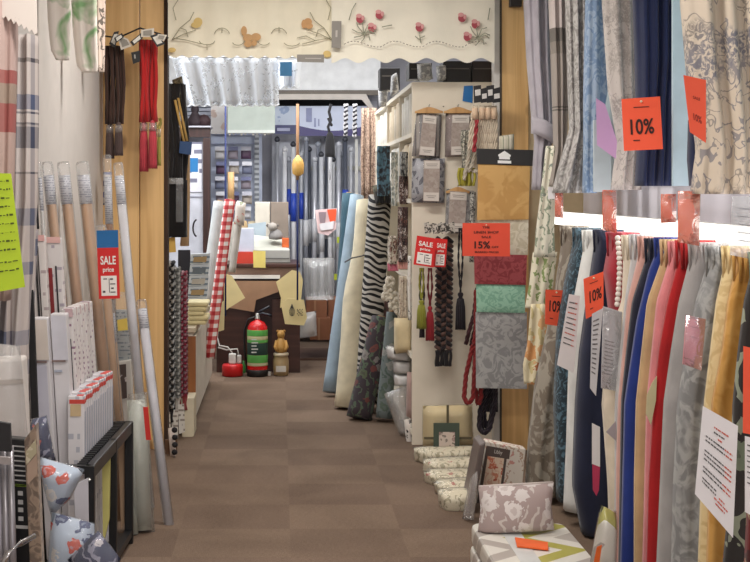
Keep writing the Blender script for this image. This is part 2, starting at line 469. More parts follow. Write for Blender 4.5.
# ------------------------------------------------------------------ camera, light
cam = bpy.data.cameras.new('camera'); co = bpy.data.objects.new('camera', cam); C.objects.link(co)
co.location = (0, 0, H); co.rotation_euler = (PI/2, 0, 0)
cam.sensor_width = 36.0; cam.lens = F*36.0/750.0
cam.shift_x = (375.0-VX)/750.0; cam.shift_y = (VY-281.0)/750.0
cam.clip_start = 0.05; cam.clip_end = 60
bpy.context.scene.camera = co
def area(name, loc, sx, sy, power, col, rot=(0, 0, 0)):
    l = bpy.data.lights.new(name, 'AREA'); l.shape = 'RECTANGLE'; l.size = sx; l.size_y = sy
    l.energy = power; l.color = col
    o = bpy.data.objects.new(name, l); C.objects.link(o); o.location = loc; o.rotation_euler = rot; return o
area('ceiling_lamp', (0.1, 1.6, 2.95), 1.2, 0.3, 40, (1.0, 0.96, 0.91))
area('ceiling_lamp', (0.1, 4.4, 2.95), 1.2, 0.3, 40, (1.0, 0.96, 0.91))
area('ceiling_lamp', (0.1, 7.0, 2.95), 1.2, 0.3, 40, (1.0, 0.96, 0.91))
area('shopfront_daylight', (0.2, -1.3, 1.7), 2.6, 2.0, 38, (0.97, 0.98, 1.0), (PI/2, 0, 0))
area('back_room_light', (0.2, 11.4, 2.95), 3.0, 2.6, 88, (0.97, 0.98, 1.0))
area('back_room_light', (0.3, 11.3, 2.9), 2.2, 0.2, 34, (0.98, 0.99, 1.0), (1.25, 0, 0))  # added wash with no fitting of its own, brightens bulkhead and pole wall
area('back_window_daylight', (-1.45, 10.6, 2.0), 1.2, 1.2, 22, (0.86, 0.93, 1.0), (0, -PI/2, 0))
w = bpy.data.worlds.new('world'); bpy.context.scene.world = w; w.use_nodes = True
w.node_tree.nodes['Background'].inputs[0].default_value = (0.95, 0.97, 1.0, 1); w.node_tree.nodes['Background'].inputs[1].default_value = 0.25
vs = bpy.context.scene.view_settings
vs.view_transform = 'Standard'; vs.look = 'None'; vs.gamma = 1.0; vs.exposure = 0.0; vs.use_curve_mapping = False
# =================================================================== right side: the lower curtain rail
RX = 1.25*1.54/1.38                          # rail X
ORANGE = plain((246, 92, 58), 0.6, 0.0, 0.03)
INK = plain((52, 24, 18), 0.7, 0.0, 0.0)
d0, d1 = 5.05, 2.45
rz = 1.352
root = thing('curtain_rail', (RX+0.05, Y_(3.7), rz), 'long white rail with the row of gathered curtains below the lit strip', 'rail')
part(root, 'rail_bar', MB().box(RX+0.134, RX+0.15, Y_(d1), Y_(d0), rz-0.03, rz-0.012), WHITE)
for k in range(5):
    yy = Y_(d1+0.2+k*(d0-d1-0.3)/4)
    part(root, 'bracket', MB().box(RX+0.151, XR, yy, yy+0.025, rz-0.028, rz-0.014), WHITE)
root = thing('strip_light', (RX+0.18, Y_(4.0), rz+0.03), 'glowing strip light running above the gathered curtain tops', 'light')
part(root, 'housing', MB().box(RX+0.176, RX+0.23, Y_(d1), Y_(5.66), rz+0.0, rz+0.066), WHITE)
part(root, 'lamp_tube', MB().box(RX+0.164, RX+0.175, Y_(d1), Y_(5.66), rz-0.006, rz+0.066), emit((255, 250, 240), 2.2))
area('strip_glow', (RX+0.10, Y_(3.8), rz+0.085), 0.06, Y_(2.4), 5, (1.0, 0.97, 0.95))
area('strip_glow', (RX+0.12, Y_(3.8), rz+0.09), 0.06, Y_(2.4), 2.2, (0.97, 0.94, 1.0), (PI, 0, 0))
SPEC = [
 # label, xtop, [(y,x)...], bottom y or None, material
 ('taupe curtain with pale leaf scrolls, farthest on the lower rail', 556, [(300,549),(380,531),(440,524),(487,521)], 487, damask((118,106,92),(156,148,134),4.0,2.4,0.47,0.53)),
 ('dark teal curtain with wavy blue pattern beside the taupe leaf curtain', 567, [(280,560),(330,552),(400,549),(494,552)], 494, damask((30,48,58),(82,112,128),9.0,3.0,0.5,0.62)),
 ('plain white curtain between the dark teal and the navy curtain', 579, [(300,570),(370,565),(440,563),(505,560)], 508, cloth((232,232,228))),
 ('long plain navy curtain between the white and the red curtain', 588, [(300,582),(350,575),(400,571),(480,568),(532,577)], 532, cloth((30,36,62))),
 ('deep red curtain edged with white bobbles', 599, [(270,597),(310,602),(345,604)], 345, cloth((166,34,50))),
 ('cream curtain right behind the bobble edged red curtain', 617, [(300,618),(335,604),(400,598),(480,604),(560,606)], None, cloth((232,218,196))),
 ('pale grey curtain between the cream and the blush curtain', 627, [(300,622),(400,612),(560,612)], None, cloth((204,202,202))),
 ('blush pink curtain beside the near-black navy curtain', 634, [(300,624),(400,615),(470,613),(560,613)], None, cloth((214,164,152))),
 ('narrow near-black navy curtain left of the royal blue one', 642, [(300,629),(350,623),(400,618),(560,615.5)], None, cloth((20,22,44))),
 ('royal blue curtain on the lower rail', 650, [(270,645),(320,633),(400,621),(480,619),(560,617)], None, cloth((26,50,128))),
 ('tan beige curtain between the royal blue and the rose pink curtain', 659, [(300,645),(400,634),(480,632),(560,632)], None, cloth((204,172,128))),
 ('rose pink curtain left of the bright red one', 664, [(300,653),(400,643),(560,639)], None, cloth((222,136,138))),
 ('bright red plain curtain on the lower rail', 673, [(300,664),(350,655),(400,650),(480,645),(560,643)], None, cloth((176,20,24))),
 ('plain mid grey curtain right of the bright red one', 681, [(300,673),(350,665),(400,658),(560,651)], None, cloth((158,154,152))),
 ('grey curtain with pale crushed floral pattern', 697, [(300,688),(350,678),(400,670),(480,666),(560,664)], None, damask((122,122,122),(156,156,154),8.0,1.5,0.44,0.58)),
 ('pale straw curtain left of the golden curtain', 717, [(300,712),(350,706),(400,700),(560,694)], None, damask((206,180,128),(222,200,150),10.0,1.0)),
 ('golden ochre curtain on the lower rail', 727, [(300,722),(350,716),(400,706),(560,701)], None, damask((190,138,62),(204,154,80),5.0,1.0)),
 ('dark curtain with grey-green leaves and red flowers', 741, [(300,737),(350,731),(400,726),(480,724),(560,716)], None, floral((44,40,38),((112,124,104),(150,44,42),(138,142,124),(110,32,34)),5.0,0.42,(140,146,126),0.2)),
 ('dark red patterned curtain nearest the camera on the lower rail', 758, [(300,754),(400,746),(560,738)], None, floral((110,28,30),((150,60,50),(70,22,24)),8.0,0.4,(160,140,110),0.2)),
]
ds = [1.25*1100.0/(s[1]-280.0) for s in SPEC] + [2.78]
for i, (lab, xt, pts, yb, m) in enumerate(SPEC):
    d = ds[i]; gap = (ds[i]-ds[i+1])*KD; Y = Y_(d)-gap*0.5
    wide = 0.27
    top = rz+0.012 - 0.004*(i % 3)
    lv = [(top, RX-0.005+0.004*(i % 2), RX+0.13), (top-0.05, RX+0.012, RX+0.12)]
    for y, x in pts:
        lv.append((max(Z_(y, d), 0.012), X_(x, d), X_(x, d)+wide))
    if yb is None:
        lv.append((0.02, lv[-1][1]-0.01, lv[-1][2]))
    wd = 0.8*gap if gap > 0.2 else 1.0*gap
    face = i in (0, 1, 4, 14, 15, 16, 17)
    am = min(0.02, gap*0.13) if face else min(0.012, gap*0.1)
    mb = drape_mb(lv, Y, max(0.03, gap*0.96-2.6*am), 3.4 if face else 2.2, am, i, 26, 0.35)
    cur = solo('curtain', mb, m, lab, 'curtain', 'gathered curtains on the lower rail', True)
    # gathered heading tape with little hooks
    ht = MB()
    for k in range(11):
        u = k/10; xx = lv[0][1]+(lv[0][2]-lv[0][1])*u
        ht.tube([(xx, Y-wd*0.42*(1-abs(2*u-1)**4)*0.6-0.004, top-0.001), (xx, Y-wd*0.42*(1-abs(2*u-1)**4)*0.6-0.016, top-0.03), (xx+0.004, Y-wd*0.42*(1-abs(2*u-1)**4)*0.6-0.006, top-0.10)], [0.005, 0.006, 0.004], 6)
    part(cur, 'gathered_heading', ht, m, True)
    if i == 4:
        for k in range(14):
            yy = 238+k*5.1; x = 616.5-0.004*(yy-238)+2*math.sin(k*0.25)
            c = W(x+1.2, yy, (Y-wd*0.52)/KD)
            part(cur, 'bobble', MB().lathe(c, [(0.001,-0.012),(0.009,-0.009),(0.0125,0),(0.009,0.009),(0.001,0.012)], 10), plain((244,236,228)), True)
# ------------------------------------------------------------------ upper curtains
def upcurt(lab, lv, d, m, thick=0.16, folds=4, amp=0.02, seed=0):
    return solo('curtain', drape(lv, d, thick, folds, amp, seed, 22), m, lab, 'curtain', 'display curtains hung above the lower rail', True)
u1 = upcurt('plain lilac grey curtain gathered by a tie, beside the pine post', [(-70,524,558),(0,524,552),(60,527,552),(118,532,554),(140,535,552),(155,534,549),(190,532,548)], 5.35, cloth((176,170,178)), 0.14, 3, 0.02, 1)
part(u1, 'tieback', MB().loft([[W(529+26*u, 118+k*4+14*u-3*math.sin(PI*u), 5.35)+Vector((0, (-0.115-0.03*math.sin(PI*u)) if k < 6 else 0, 0)) for u in [j/10 for j in range(11)]] + [W(529+26*u, 118+k*4+14*u-3*math.sin(PI*u), 5.35)+Vector((0,-0.06,0)) for u in [1-j/10 for j in range(11)]] for k in range(5)]), cloth((184,178,186)), True)
upcurt('grey checked curtain with a dark band, second from the pine post', [(-70,548,568),(0,549,567),(80,552,568),(150,554,566),(186,548,562)], 5.15, plaid(((0,(156,146,138)),(0.192,(66,62,58)),(0.196,(156,146,138)),(0.2,(66,62,58)),(0.204,(150,140,132)),(0.343,(124,116,108)),(0.372,(84,80,74)),(0.408,(196,184,180))),2.0,((0,(206,198,192)),(0.5,(150,142,136))),0.09,0.25), 0.12, 2.5, 0.02, 2)
upcurt('crumpled grey damask curtain with pale scrolls', [(-70,566,592),(0,566,590),(70,568,588),(130,570,588),(165,560,588),(193,552,586)], 5.0, damask((134,130,126),(178,174,170),9.0,2.6,0.45,0.56), 0.16, 3.5, 0.022, 3)
upcurt('steel blue damask curtain next to the crumpled grey one', [(-70,590,604),(0,586,604),(90,584,607),(150,584,597),(193,583,596)], 4.85, damask((112,136,166),(146,164,186),8.0,2.6,0.46,0.54), 0.12, 2, 0.012, 4)
upcurt('pale grey curtain with taupe medallion flowers left of the navy curtain', [(-70,603,640),(0,603,640),(90,609,640),(140,618,640),(190,612,640)], 4.5, toile((196,188,182),(142,134,130),(160,152,146),13.0,0.85), 0.16, 3, 0.02, 5)
upcurt('glossy navy curtain hung above the lower rail', [(-70,634,684),(0,634,682),(60,636,681),(100,637,676),(150,638,674),(186,636,672)], 4.0, cloth((26,38,78)), 0.16, 4.5, 0.02, 6)
upcurt('natural linen curtain with slate grey flowers, nearest of the upper row', [(-70,682,790),(0,682,790),(70,688,790),(150,698,790),(194,692,790)], 3.3, toile((198,184,166),(104,104,116),(122,114,108),10.0,0.9), 0.16, 5, 0.028, 7)
upcurt('short dark navy curtain end showing below the red card', [(120,689,702),(160,688,702),(186,690,700)], 3.52, cloth((36,44,74)), 0.08, 1.5, 0.01, 8)
solo('display_board', MB().rect(673, -40, 692, 186, 3.75, 0.02), plain((190,214,226)), 'pale blue upright board in the gap right of the navy curtain', 'board')
solo('display_board', MB().rect(594, 120, 611, 192, 4.7, 0.02), plain((196,206,210)), 'pale grey upright board in the gap behind the lilac card', 'board')
# ------------------------------------------------------------------ cards and tags
def pct(name, px, d, txt, lab, small=True, um=(0.19, 0.80, 0.40, 0.70)):
    o, q = card(name, px, d, ORANGE, lab, 'sale card', 'orange ten per cent cards')
    mb = letter(MB(), q, txt, um[0], um[1], um[2], um[3])
    part(o, 'lettering', mb, INK)
    if small: part(o, 'small_print', uvquad(uvquad(MB(), q, 0.25, 0.80, 0.42, 0.82), q, 0.3, 0.17, 0.7, 0.185), INK)
    c = (q[0]+q[1])/2+(q[3]-q[0])*0.07+Vector((0,-0.003,0))
    part(o, 'pin', MB().lathe(c, [(0.001,-0.005),(0.006,0),(0.001,0.005)], 8), plain((240,225,190), 0.3))
    return o, q
pct('sale_card', [(621.5,99),(660,96.5),(663,149),(624,151)], 3.72, '10%', 'large orange 10% card pinned on the glossy navy curtain')
pct('sale_card', [(545.5,289.5),(567.5,290.5),(563,327),(545,324)], 4.72, '10%', 'orange 10% card on the dark teal curtain', True, (0.2, 0.85, 0.30, 0.62))
pct('sale_card', [(583.5,279),(603.5,271.5),(603.5,310),(586,319)], 4.1, '10%', 'orange 10% card tilted across the navy and red curtains', True, (0.25, 0.9, 0.36, 0.66))
o, q = card('sale_card', [(683.5,75),(706,80),(706,143),(690,132)], 3.05, ORANGE, 'orange-red card turned away at the edge of the linen flowered curtain', 'sale card')
part(o, 'lettering', letter(MB(), q, '10%', 0.3, 0.75, 0.62, 0.74), plain((150,50,36))); part(o, 'small_print', letter(MB(), q, 'SALE', 0.35, 0.7, 0.32, 0.37), plain((150,50,36)))
o, q = card('price_card', [(596,98),(605,104),(617,141),(616,159),(597,145)], 4.42, plain((216,170,214), 0.6, 0.0, 0.03), 'lilac card folded beside the steel blue damask curtain', 'card')
o, q = card('sale_card', [(743.5,346),(760,350),(760,436),(743,433)], 2.68, ORANGE, 'orange card cut by the right edge of the photo over the leaf curtain', 'sale card')
PAPER = plain((236, 232, 232), 0.5, 0.0, 0.03)
def lines(q, rows, u0=0.12, u1=0.88, n=9, seed=0):
    a, b = MB(), MB(); rr = random.Random(seed)
    for v, red, w0, w1 in rows:
        u = u0+(u1-u0)*w0; end = u0+(u1-u0)*w1
        while u < end:
            w_ = rr.uniform(0.02, 0.07); tgt = b if red or (u > u0+(u1-u0)*0.68) else a
            uvquad(tgt, q, u, v, min(u+w_, end), v+0.016); u += w_+rr.uniform(0.008, 0.025)
    return a, b
GREYINK = plain((96, 92, 92), 0.8); REDINK = plain((214, 96, 76), 0.8)
o, q = card('price_list', [(703,406),(738,426),(733,538),(695,494)], 2.62, PAPER, 'large white price list with red and black lines before the gold curtain', 'price list')
a, b = lines(q, [(0.14,1,0.3,0.8),(0.19,0,0.3,0.66),(0.235,1,0.45,0.6),(0.285,0,0.05,0.95),(0.33,0,0.05,0.95),(0.44,0,0.05,0.95),(0.485,0,0.05,0.95),(0.53,0,0.05,0.95),(0.62,0,0.05,0.95),(0.665,0,0.05,0.95),(0.74,0,0.05,0.5),(0.78,0,0.05,0.5),(0.78,1,0.6,0.8),(0.82,1,0.45,0.9),(0.86,1,0.5,0.8)], 0.1, 0.92, 9, 3)
part(o, 'black_print', a, GREYINK); part(o, 'red_print', b, REDINK)
o, q = card('price_list', [(569,294),(580,296),(574,373),(557,365)], 4.35, PAPER, 'white price list hanging on the plain white curtain', 'price list')
a, b = lines(q, [(0.1+0.07*k, k % 4 == 2, 0.05, 0.9) for k in range(9)], 0.1, 0.9, 9, 4); part(o, 'black_print', a, GREYINK); part(o, 'red_print', b, REDINK)
o, q = card('price_list', [(592,314),(603,308),(596,396),(590,388)], 4.05, plain((206,204,208)), 'narrow white price list between the navy and cream curtains', 'price list')
a, b = lines(q, [(0.1+0.06*k, 0, 0.05, 0.95) for k in range(12)], 0.1, 0.9, 9, 5); part(o, 'black_print', a, GREYINK)
o, q = card('price_list', [(603,306),(622,312),(617,391),(601,388)], 3.95, plain((214,214,220), 0.25), 'shiny sleeved price list in front of the cream curtain', 'price list')
a, b = lines(q, [(0.4+0.045*k, 0, 0.05, 0.95) for k in range(10)], 0.1, 0.9, 9, 6); part(o, 'black_print', a, plain((130,128,134))); part(o, 'plastic_sleeve', MB().prism([p+Vector((0,-0.008,0)) for p in q], (0,0.002,0)), film(0.2), True)
o, q = card('price_list', [(745,436),(760,440),(760,520),(745,512)], 2.6, PAPER, 'white list cut by the right edge of the photo below the orange card', 'price list')
a, b = lines(q, [(0.1+0.07*k, 0, 0.05, 0.95) for k in range(8)], 0.1, 0.9, 9, 7); part(o, 'black_print', a, GREYINK)
o, q = card('price_card', [(686,315),(705.5,319),(701,370.5),(682.5,364)], 3.02, plain((238,150,158), 0.35, 0.0, 0.03), 'pink card in a shiny sleeve on the grey floral curtain', 'card')
part(o, 'plastic_sleeve', MB().prism([p+Vector((0,-0.006,0)) for p in q], (0,0.002,0)), film(0.3, (255,225,240)), True)
part(o, 'lettering', lines(q, [(0.2,0,0.2,0.7),(0.4,0,0.2,0.7),(0.88,0,0.3,0.7)], 0.1, 0.9)[0], plain((150,80,100)))
o, q = card('swing_ticket', [(592,423),(600,427),(600,467),(592,464)], 4.2, PAPER, 'white swing ticket low on the navy curtain above a magenta strip', 'ticket')
solo('ribbon', MB().slab([(592.5,464),(600,467),(599,490),(596.5,496),(593,490)], 4.2, 0.004), plain((196,60,96)), 'magenta ribbon end hanging under the white swing ticket', 'ribbon')
solo('swing_ticket', MB().slab([(652,383),(657,376),(656,400),(651,425),(646,414),(647,395)], 3.45, 0.003), plain((214,204,162)), 'pale yellow leaf shaped ticket between the pink and red curtains', 'ticket')
solo('swing_ticket', MB().slab([(606,432),(616,421),(616,441)], 3.9, 0.003), plain((170,164,168)), 'small grey ticket corner on the cream curtain', 'ticket')
FO = plain((240,100,44), 0.3, 0.0, 0.03)
def sleeve(px, d, lab, m=FO):
    o, q = card('price_sleeve', px, d, m, lab, 'price sleeve', 'orange cards in shiny sleeves on the wall')
    part(o, 'plastic_sleeve', MB().prism([p+Vector((0,-0.008,0)) for p in q], (0,0.002,0)), film(0.2, (255,214,205)), True)
sleeve([(602.5,190),(616.5,190),(616.5,233),(602.5,230)], 4.15, 'orange card in a shiny sleeve above the bobble edged red curtain')
sleeve([(661,194),(676,194),(676,222),(661,223)], 3.5, 'small square orange card in a shiny sleeve on the wall')
sleeve([(678,191),(700,191),(699,246),(678,242)], 3.3, 'tall orange card in a shiny sleeve above the plain grey curtain')
sleeve([(555,192),(563,192),(563,218),(555,217)], 5.0, 'orange strip at the far end of the lit strip')
o, q = card('price_plate', [(732,196),(765,196),(765,262),(730,255)], 2.95, film(0.55, (222,224,226)), 'clear plastic price plate with grey lines above the gold curtain', 'sign')
part(o, 'lettering', lines(q, [(0.2+0.13*k, 0, 0.15, 0.8) for k in range(5)], 0.1, 0.9, 9, 8)[0], plain((150,150,156)))
# ------------------------------------------------------------------ fabric lengths beside the sample board
def length(lab, px, d, m, seed, th=0.03):
    lv = [(y, a, b) for y, a, b in px]
    return solo('fabric_length', drape(lv, d, th, 2, 0.008, seed, 12), m, lab, 'fabric', 'fabric lengths beside the pine post', True)
length('narrow cream fabric length with grey-green sprigs, upper of three', [(146,546,558),(190,541,556),(230,536,554),(257,534,555)], 5.15, floral((216,212,194),((150,158,138),(128,138,128)),12.0,0.26,(140,150,128),0.45), 1)
length('cream fabric length with green ferns, middle of three', [(252,533,557),(285,529,553),(308,525,549)], 5.2, floral((226,220,196),((150,166,112),(176,178,140)),10.0,0.32,(136,154,98),0.4), 2)
length('cream fabric length with large apricot flowers, lowest of three', [(304,531,551),(340,528,549),(365,523,546),(384,524,541)], 5.1, floral((230,218,184),((216,156,100),(224,176,126),(196,120,80)),7.0,0.5,(206,190,140),0.15), 3)
solo('swing_ticket', MB().rect(548, 187, 555, 199, 5.0, 0.002), PAPER, 'small white ticket hanging on the sprigged fabric length', 'ticket')
# ------------------------------------------------------------------ sample board
D = 5.6
root = thing('sample_hanger', W(503, 165, D), 'hanging fabric sample book with black header and five cloth swatches', 'sample book')
part(root, 'header', MB().slab([(476.5,148.5),(533.5,150),(533,166),(477,164)], D, 0.012), plain((42,40,40), 0.5), False, 0.002)
q = quad([(476.5,148.5),(533.5,150),(533,166),(477,164)], D)
P = lambda u, v: (q[0]*(1-u)+q[1]*u)*(1-v)+(q[3]*(1-u)+q[2]*u)*v
lg = MB().prism([P(u, v)+Vector((0,-0.003,0)) for u, v in ((0.38,0.36),(0.49,0.1),(0.60,0.36),(0.60,0.46),(0.585,0.46),(0.585,0.64),(0.395,0.64),(0.395,0.46),(0.38,0.46))], (0,0.002,0))
uvquad(lg, q, 0.37, 0.72, 0.61, 0.9, 0.002)
part(root, 'house_logo', lg, plain((240,240,238), 0.5, 0.0, 0.0))
for nm, px, m in (('gold_swatch',[(478,164),(530,165),(528.5,219.5),(477,220)],damask((190,146,84),(204,162,100),6.0,0.6)),
                  ('marbled_swatch',[(478,219),(528.5,219),(528,255),(478,255)],damask((190,180,156),(210,202,182),12.0,1.4)),
                  ('burgundy_swatch',[(474,254),(527,255),(526,285),(474.5,284)],damask((134,48,54),(158,70,74),12.0,2.0)),
                  ('green_swatch',[(476,283),(525.5,285),(525,313),(476.5,312)],damask((124,172,148),(152,196,172),9.0,3.0,0.45,0.52)),
                  ('silver_swatch',[(475.5,312),(527,312),(527,389),(476,388)],damask((142,142,142),(172,171,170),7.0,2.6,0.45,0.53))):
    k = {'gold_swatch':0,'marbled_swatch':0.006,'burgundy_swatch':0.004,'green_swatch':0.008,'silver_swatch':0.012}[nm]
    mb = MB().puff(px, D+0.004+k*2, 0.016, 0.25)
    part(root, nm, mb, m, True)
o, q = card('sale_card', [(462.5,223),(510,223),(510,256.5),(462.5,256)], 5.42, plain((232,80,54), 0.6, 0.0, 0.03), 'orange linen shop 15% off card on the fabric sample book', 'sale card')
mb = MB()
for tx, u0, u1, v0, v1 in (('THE', 0.42, 0.57, 0.10, 0.165), ('LINEN SHOP', 0.24, 0.76, 0.24, 0.315), ('SALE', 0.4, 0.6, 0.385, 0.455), ('15%', 0.25, 0.58, 0.55, 0.77), ('OFF', 0.61, 0.76, 0.69, 0.75), ('MARKED PRICES', 0.26, 0.76, 0.845, 0.9)):
    part(o, 'lettering', letter(MB(), q, tx, u0, u1, v0, v1), INK)
part(o, 'pin', MB().lathe(q[0]*0.5+q[1]*0.5+(q[3]-q[0])*0.06+Vector((0,-0.003,0)), [(0.001,-0.004),(0.005,0),(0.001,0.004)], 8), plain((240,225,190), 0.3))
# ------------------------------------------------------------------ floor goods by the pine post
def pack(name, px, d, th, m, lab, cat, group=None, bul=0.35, wrap=True):
    o = solo(name, MB().puff(px, d, th, bul), m, lab, cat, group, True)
    if wrap: part(o, 'plastic_wrap', MB().puff([(px[0][0]-0.8,px[0][1]-0.8),(px[1][0]+0.8,px[1][1]-0.8),(px[2][0]+0.8,px[2][1]+0.8),(px[3][0]-0.8,px[3][1]+0.8)], d, th+0.012, bul), film(0.1), True)
    return o
# bedding packs, two flat in a stack
def flatpack(xl, xr, yf, db, dh, z0, z1, m, lab, shift=0.0):
    # lies flat: front edge at screen depth yf.., from depth front dh to back db
    a, b = xl, xr
    mb = MB(); n = 8; cx, cy = (a+b)/2, (Y_(dh)+Y_(db))/2
    hx, hy = (b-a)/2, (Y_(db)-Y_(dh))/2; hz = (z1-z0)/2
    rings = []
    for t, s_ in ((-1,0.965),(-0.85,0.985),(-0.5,1.0),(0.5,1.0),(0.85,0.985),(1,0.955)):
        ring = []
        for k in range(32):
            an = 2*PI*k/32; c, s2 = math.cos(an), math.sin(an); pw = 0.14
            ring.append(Vector((cx+shift*t+hx*s_*math.copysign(abs(c)**pw, c), cy+hy*s_*math.copysign(abs(s2)**pw, s2), (z0+z1)/2+hz*t)))
        rings.append(ring)
    o = solo('bedding_pack', MB().loft(rings), m, lab, 'bedding pack', 'flat bedding packs stacked on the floor', False, 0)
    return o
GEO = chevron(0.2, ((226,222,212),(176,170,78),(224,220,210),(176,168,160)))
dfr, dbk = 3.45, 4.06
flatpack(0.775, 1.16, 0, dbk, dfr, 0.002, 0.085, GEO, 'lowest chartreuse and grey bedding pack under the pillow')
bp = flatpack(0.78, 1.168, 0, dbk, dfr, 0.092, 0.172, GEO, 'top chartreuse and grey bedding pack with an orange ticket')
part(bp, 'card_band', MB().box(0.885, 0.96, Y_(dfr)+0.02, Y_(dbk)-0.03, 0.1725, 0.1735), plain((220,222,220), 0.3))
solo('price_ticket', MB().prism([Vector((0.905, 5.46, 0.176)), Vector((1.015, 5.41, 0.176)), Vector((1.03, 5.5, 0.18)), Vector((0.915, 5.57, 0.182))], (0,0,0.006)), plain((238,104,44)), 'small orange ticket lying on the top bedding pack', 'ticket')
c = (W(480,486,3.99)+W(553,482,3.99)+W(552,530,3.95)+W(479,532,3.95))/4
pil = solo('pillow', MB().cushion(c, (W(553,505,3.97)-W(479,508,3.97))/2*1.03, (W(516,484,4.0)-W(516,531,3.94))/2*1.02, (0, 0.085, 0.01), 14, 0.35), floral((164,146,142),((212,204,200),(206,198,194)),8.0,0.46,(196,186,180),0.15), 'mauve pillow with white flowers standing on the bedding packs', 'pillow', None, True)
part(pil, 'piping', MB().tube([W(479,487,4.0),W(500,485.6,4.0),W(530,484.0,4.0),W(553,482.6,4.0)], 0.006, 8), plain((206,194,188)), True)
# taupe bedding box with photo front leaning beside the pillow
o = solo('bedding_box', MB().slab([(486,441),(526,449),(520,512),(474,512)], 4.85, 0.09), floral((226,216,204),((206,150,140),(196,130,124),(216,180,160)),14.0,0.3,(190,160,140),0.5), 'boxed bedding with a brown framed flower picture leaning on the post', 'bedding box', None, False, 0.006)
q = quad([(486,441),(526,449),(520,512),(474,512)], 4.85)
part(o, 'picture_frame', uvquad(uvquad(uvquad(uvquad(MB(), q, 0.03, 0.06, 0.62, 0.2), q, 0.03, 0.2, 0.1, 0.98), q, 0.5, 0.2, 0.56, 0.98), q, 0.0, 0.88, 0.56, 0.98), plain((92,78,72), 0.5))
part(o, 'picture', uvquad(MB(), q, 0.1, 0.2, 0.5, 0.88, 0.0015), floral((232,206,182),((206,120,90),(214,140,110),(190,96,72)),16.0,0.4,(220,176,150),0.2))
part(o, 'lettering', letter(MB(), q, 'Libby', 0.24, 0.44, 0.095, 0.165), plain((214,206,198)))
solo('bedding_box', MB().slab([(480,445),(486,442),(474,512),(466,516)], 4.7, 0.22), plain((112,100,96), 0.35), 'plain brown bedding box on edge left of the pillow', 'bedding box', None, False, 0.006)
solo('plastic_bag', MB().puff([(472,476),(478,470),(474,520),(462,519)], 4.6, 0.12, 0.5), film(0.5, (206,200,198)), 'crumpled clear bag slumped against the brown bedding box', 'bag', None, True)
# bright pack near the curtains
o = pack('bedding_pack', [(602,506),(616,512),(616,575),(588,575)], 3.5, 0.1, GEO, 'upright chartreuse patterned pack between the navy and blue curtains', 'bedding pack')
part(o, 'orange_ticket', MB().slab([(597,547),(602,545),(599,566),(593,566)], 3.42, 0.003), plain((240,110,40)))
# cream throw set with green label
o = pack('throw_set', [(423,406),(472,405),(473,447),(423,447)], 5.75, 0.1, plain((226,206,158)), 'cream boxed throw set with dark ribbon and green picture label', 'throw set', None, 0.25)
part(o, 'ribbon', MB().rect(446.5,405,449,424,5.66,0.002).rect(424,437,472,439.5,5.66,0.002), plain((96,86,64)))
lab_ = part(o, 'label_card', MB().rect(433.5,423,459.5,447,5.63,0.003), plain((72,84,72)))
part(lab_, 'picture', MB().rect(439,432,455,447,5.625,0.002), floral((206,190,178),((150,120,116),(120,110,100)),20.0,0.4,None,0.3))
CR = [((414,448),(478,446),(480,462),(415,463)), ((424,460),(481,457),(482,472),(423,474)), ((424,471),(478,470),(480,482),(425,484)), ((434,482),(475,479),(476,492),(436,493)), ((438,491),(472,488),(469,512),(440,510))]
names_ = ['topmost cream embroidered linen pack in the stack by the throw set', 'second cream linen pack down with small dark sprigs', 'third cream linen pack down the sloping stack', 'fourth cream linen pack down the sloping stack', 'lowest cream linen pack resting on the carpet']
for k, (px, lb) in enumerate(zip(CR, names_)):
    pack('linen_pack', px, 5.6-0.2*k, 0.22, floral((222,212,186),((140,130,104),(180,110,96),(150,140,110)),11.0,0.26,(170,160,130),0.35), lb, 'linen pack', 'cream linen packs stacked on the carpet', 0.3)
# =================================================================== door header valances
CREAM = (232, 222, 194)
def valance(x0, x1, yb, amp, n, d, m, lab, ytop=-20.0, pointy=False):
    rows = []; N = n*10
    mb = MB(); cols = []
    for k in range(N+1):
        u = k/N; x = x0+(x1-x0)*u
        sc = abs(math.sin(PI*n*u)) if not pointy else 0.5+0.5*math.cos(2*PI*n*u)
        cols.append((x, yb(u)+amp*sc, 0.006*math.sin(2*PI*u*n*0.5)))
    fr = []; M_ = 6
    for sg in (0, 1):
        for k, (x, y, o) in enumerate(cols):
            for j in range(M_+1):
                p = W(x, ytop+(y-ytop)*j/M_, d); p.y += o+0.004*sg; fr.append(p)
    fs = []; off = (N+1)*(M_+1)
    for k in range(N):
        for j in range(M_):
            a = k*(M_+1)+j; b = a+M_+1
            fs.append((a, a+1, b+1, b)); fs.append((off+a, off+b, off+b+1, off+a+1))
    mb.add(fr, fs)
    return solo('valance', mb, m, lab, 'valance', None, True)
VD = 5.78
v1 = valance(168, 334, lambda u: 54.5+1.5*u, 3.0, 12, VD+0.01, cloth((243,235,212), 0.03), 'cream valance embroidered with a butterfly over the doorway')
v2 = valance(331.5, 494.5, lambda u: 58-10*math.exp(-((u-0.5)/1.2)**2)*0.0-1.5*abs(u-0.5)*0, 5.0, 6, VD-0.03, cloth((246,240,222), 0.03), 'cream valance with red roses and wavy hem over the doorway', -20.0, True)
def spray(root, nm, pts, col, d, r=0.0024):
    mb = MB()
    for ln in pts: mb.tube([W(x, y, d) for x, y in ln], r, 5)
    part(root, nm, mb, plain(col, 0.7, 0.0, 0.0), True)
def arc(x, y, r, a0, a1, n=6, sq=1.0): return [(x+r*math.cos(a0+(a1-a0)*i/n), y+sq*r*math.sin(a0+(a1-a0)*i/n)) for i in range(n+1)]
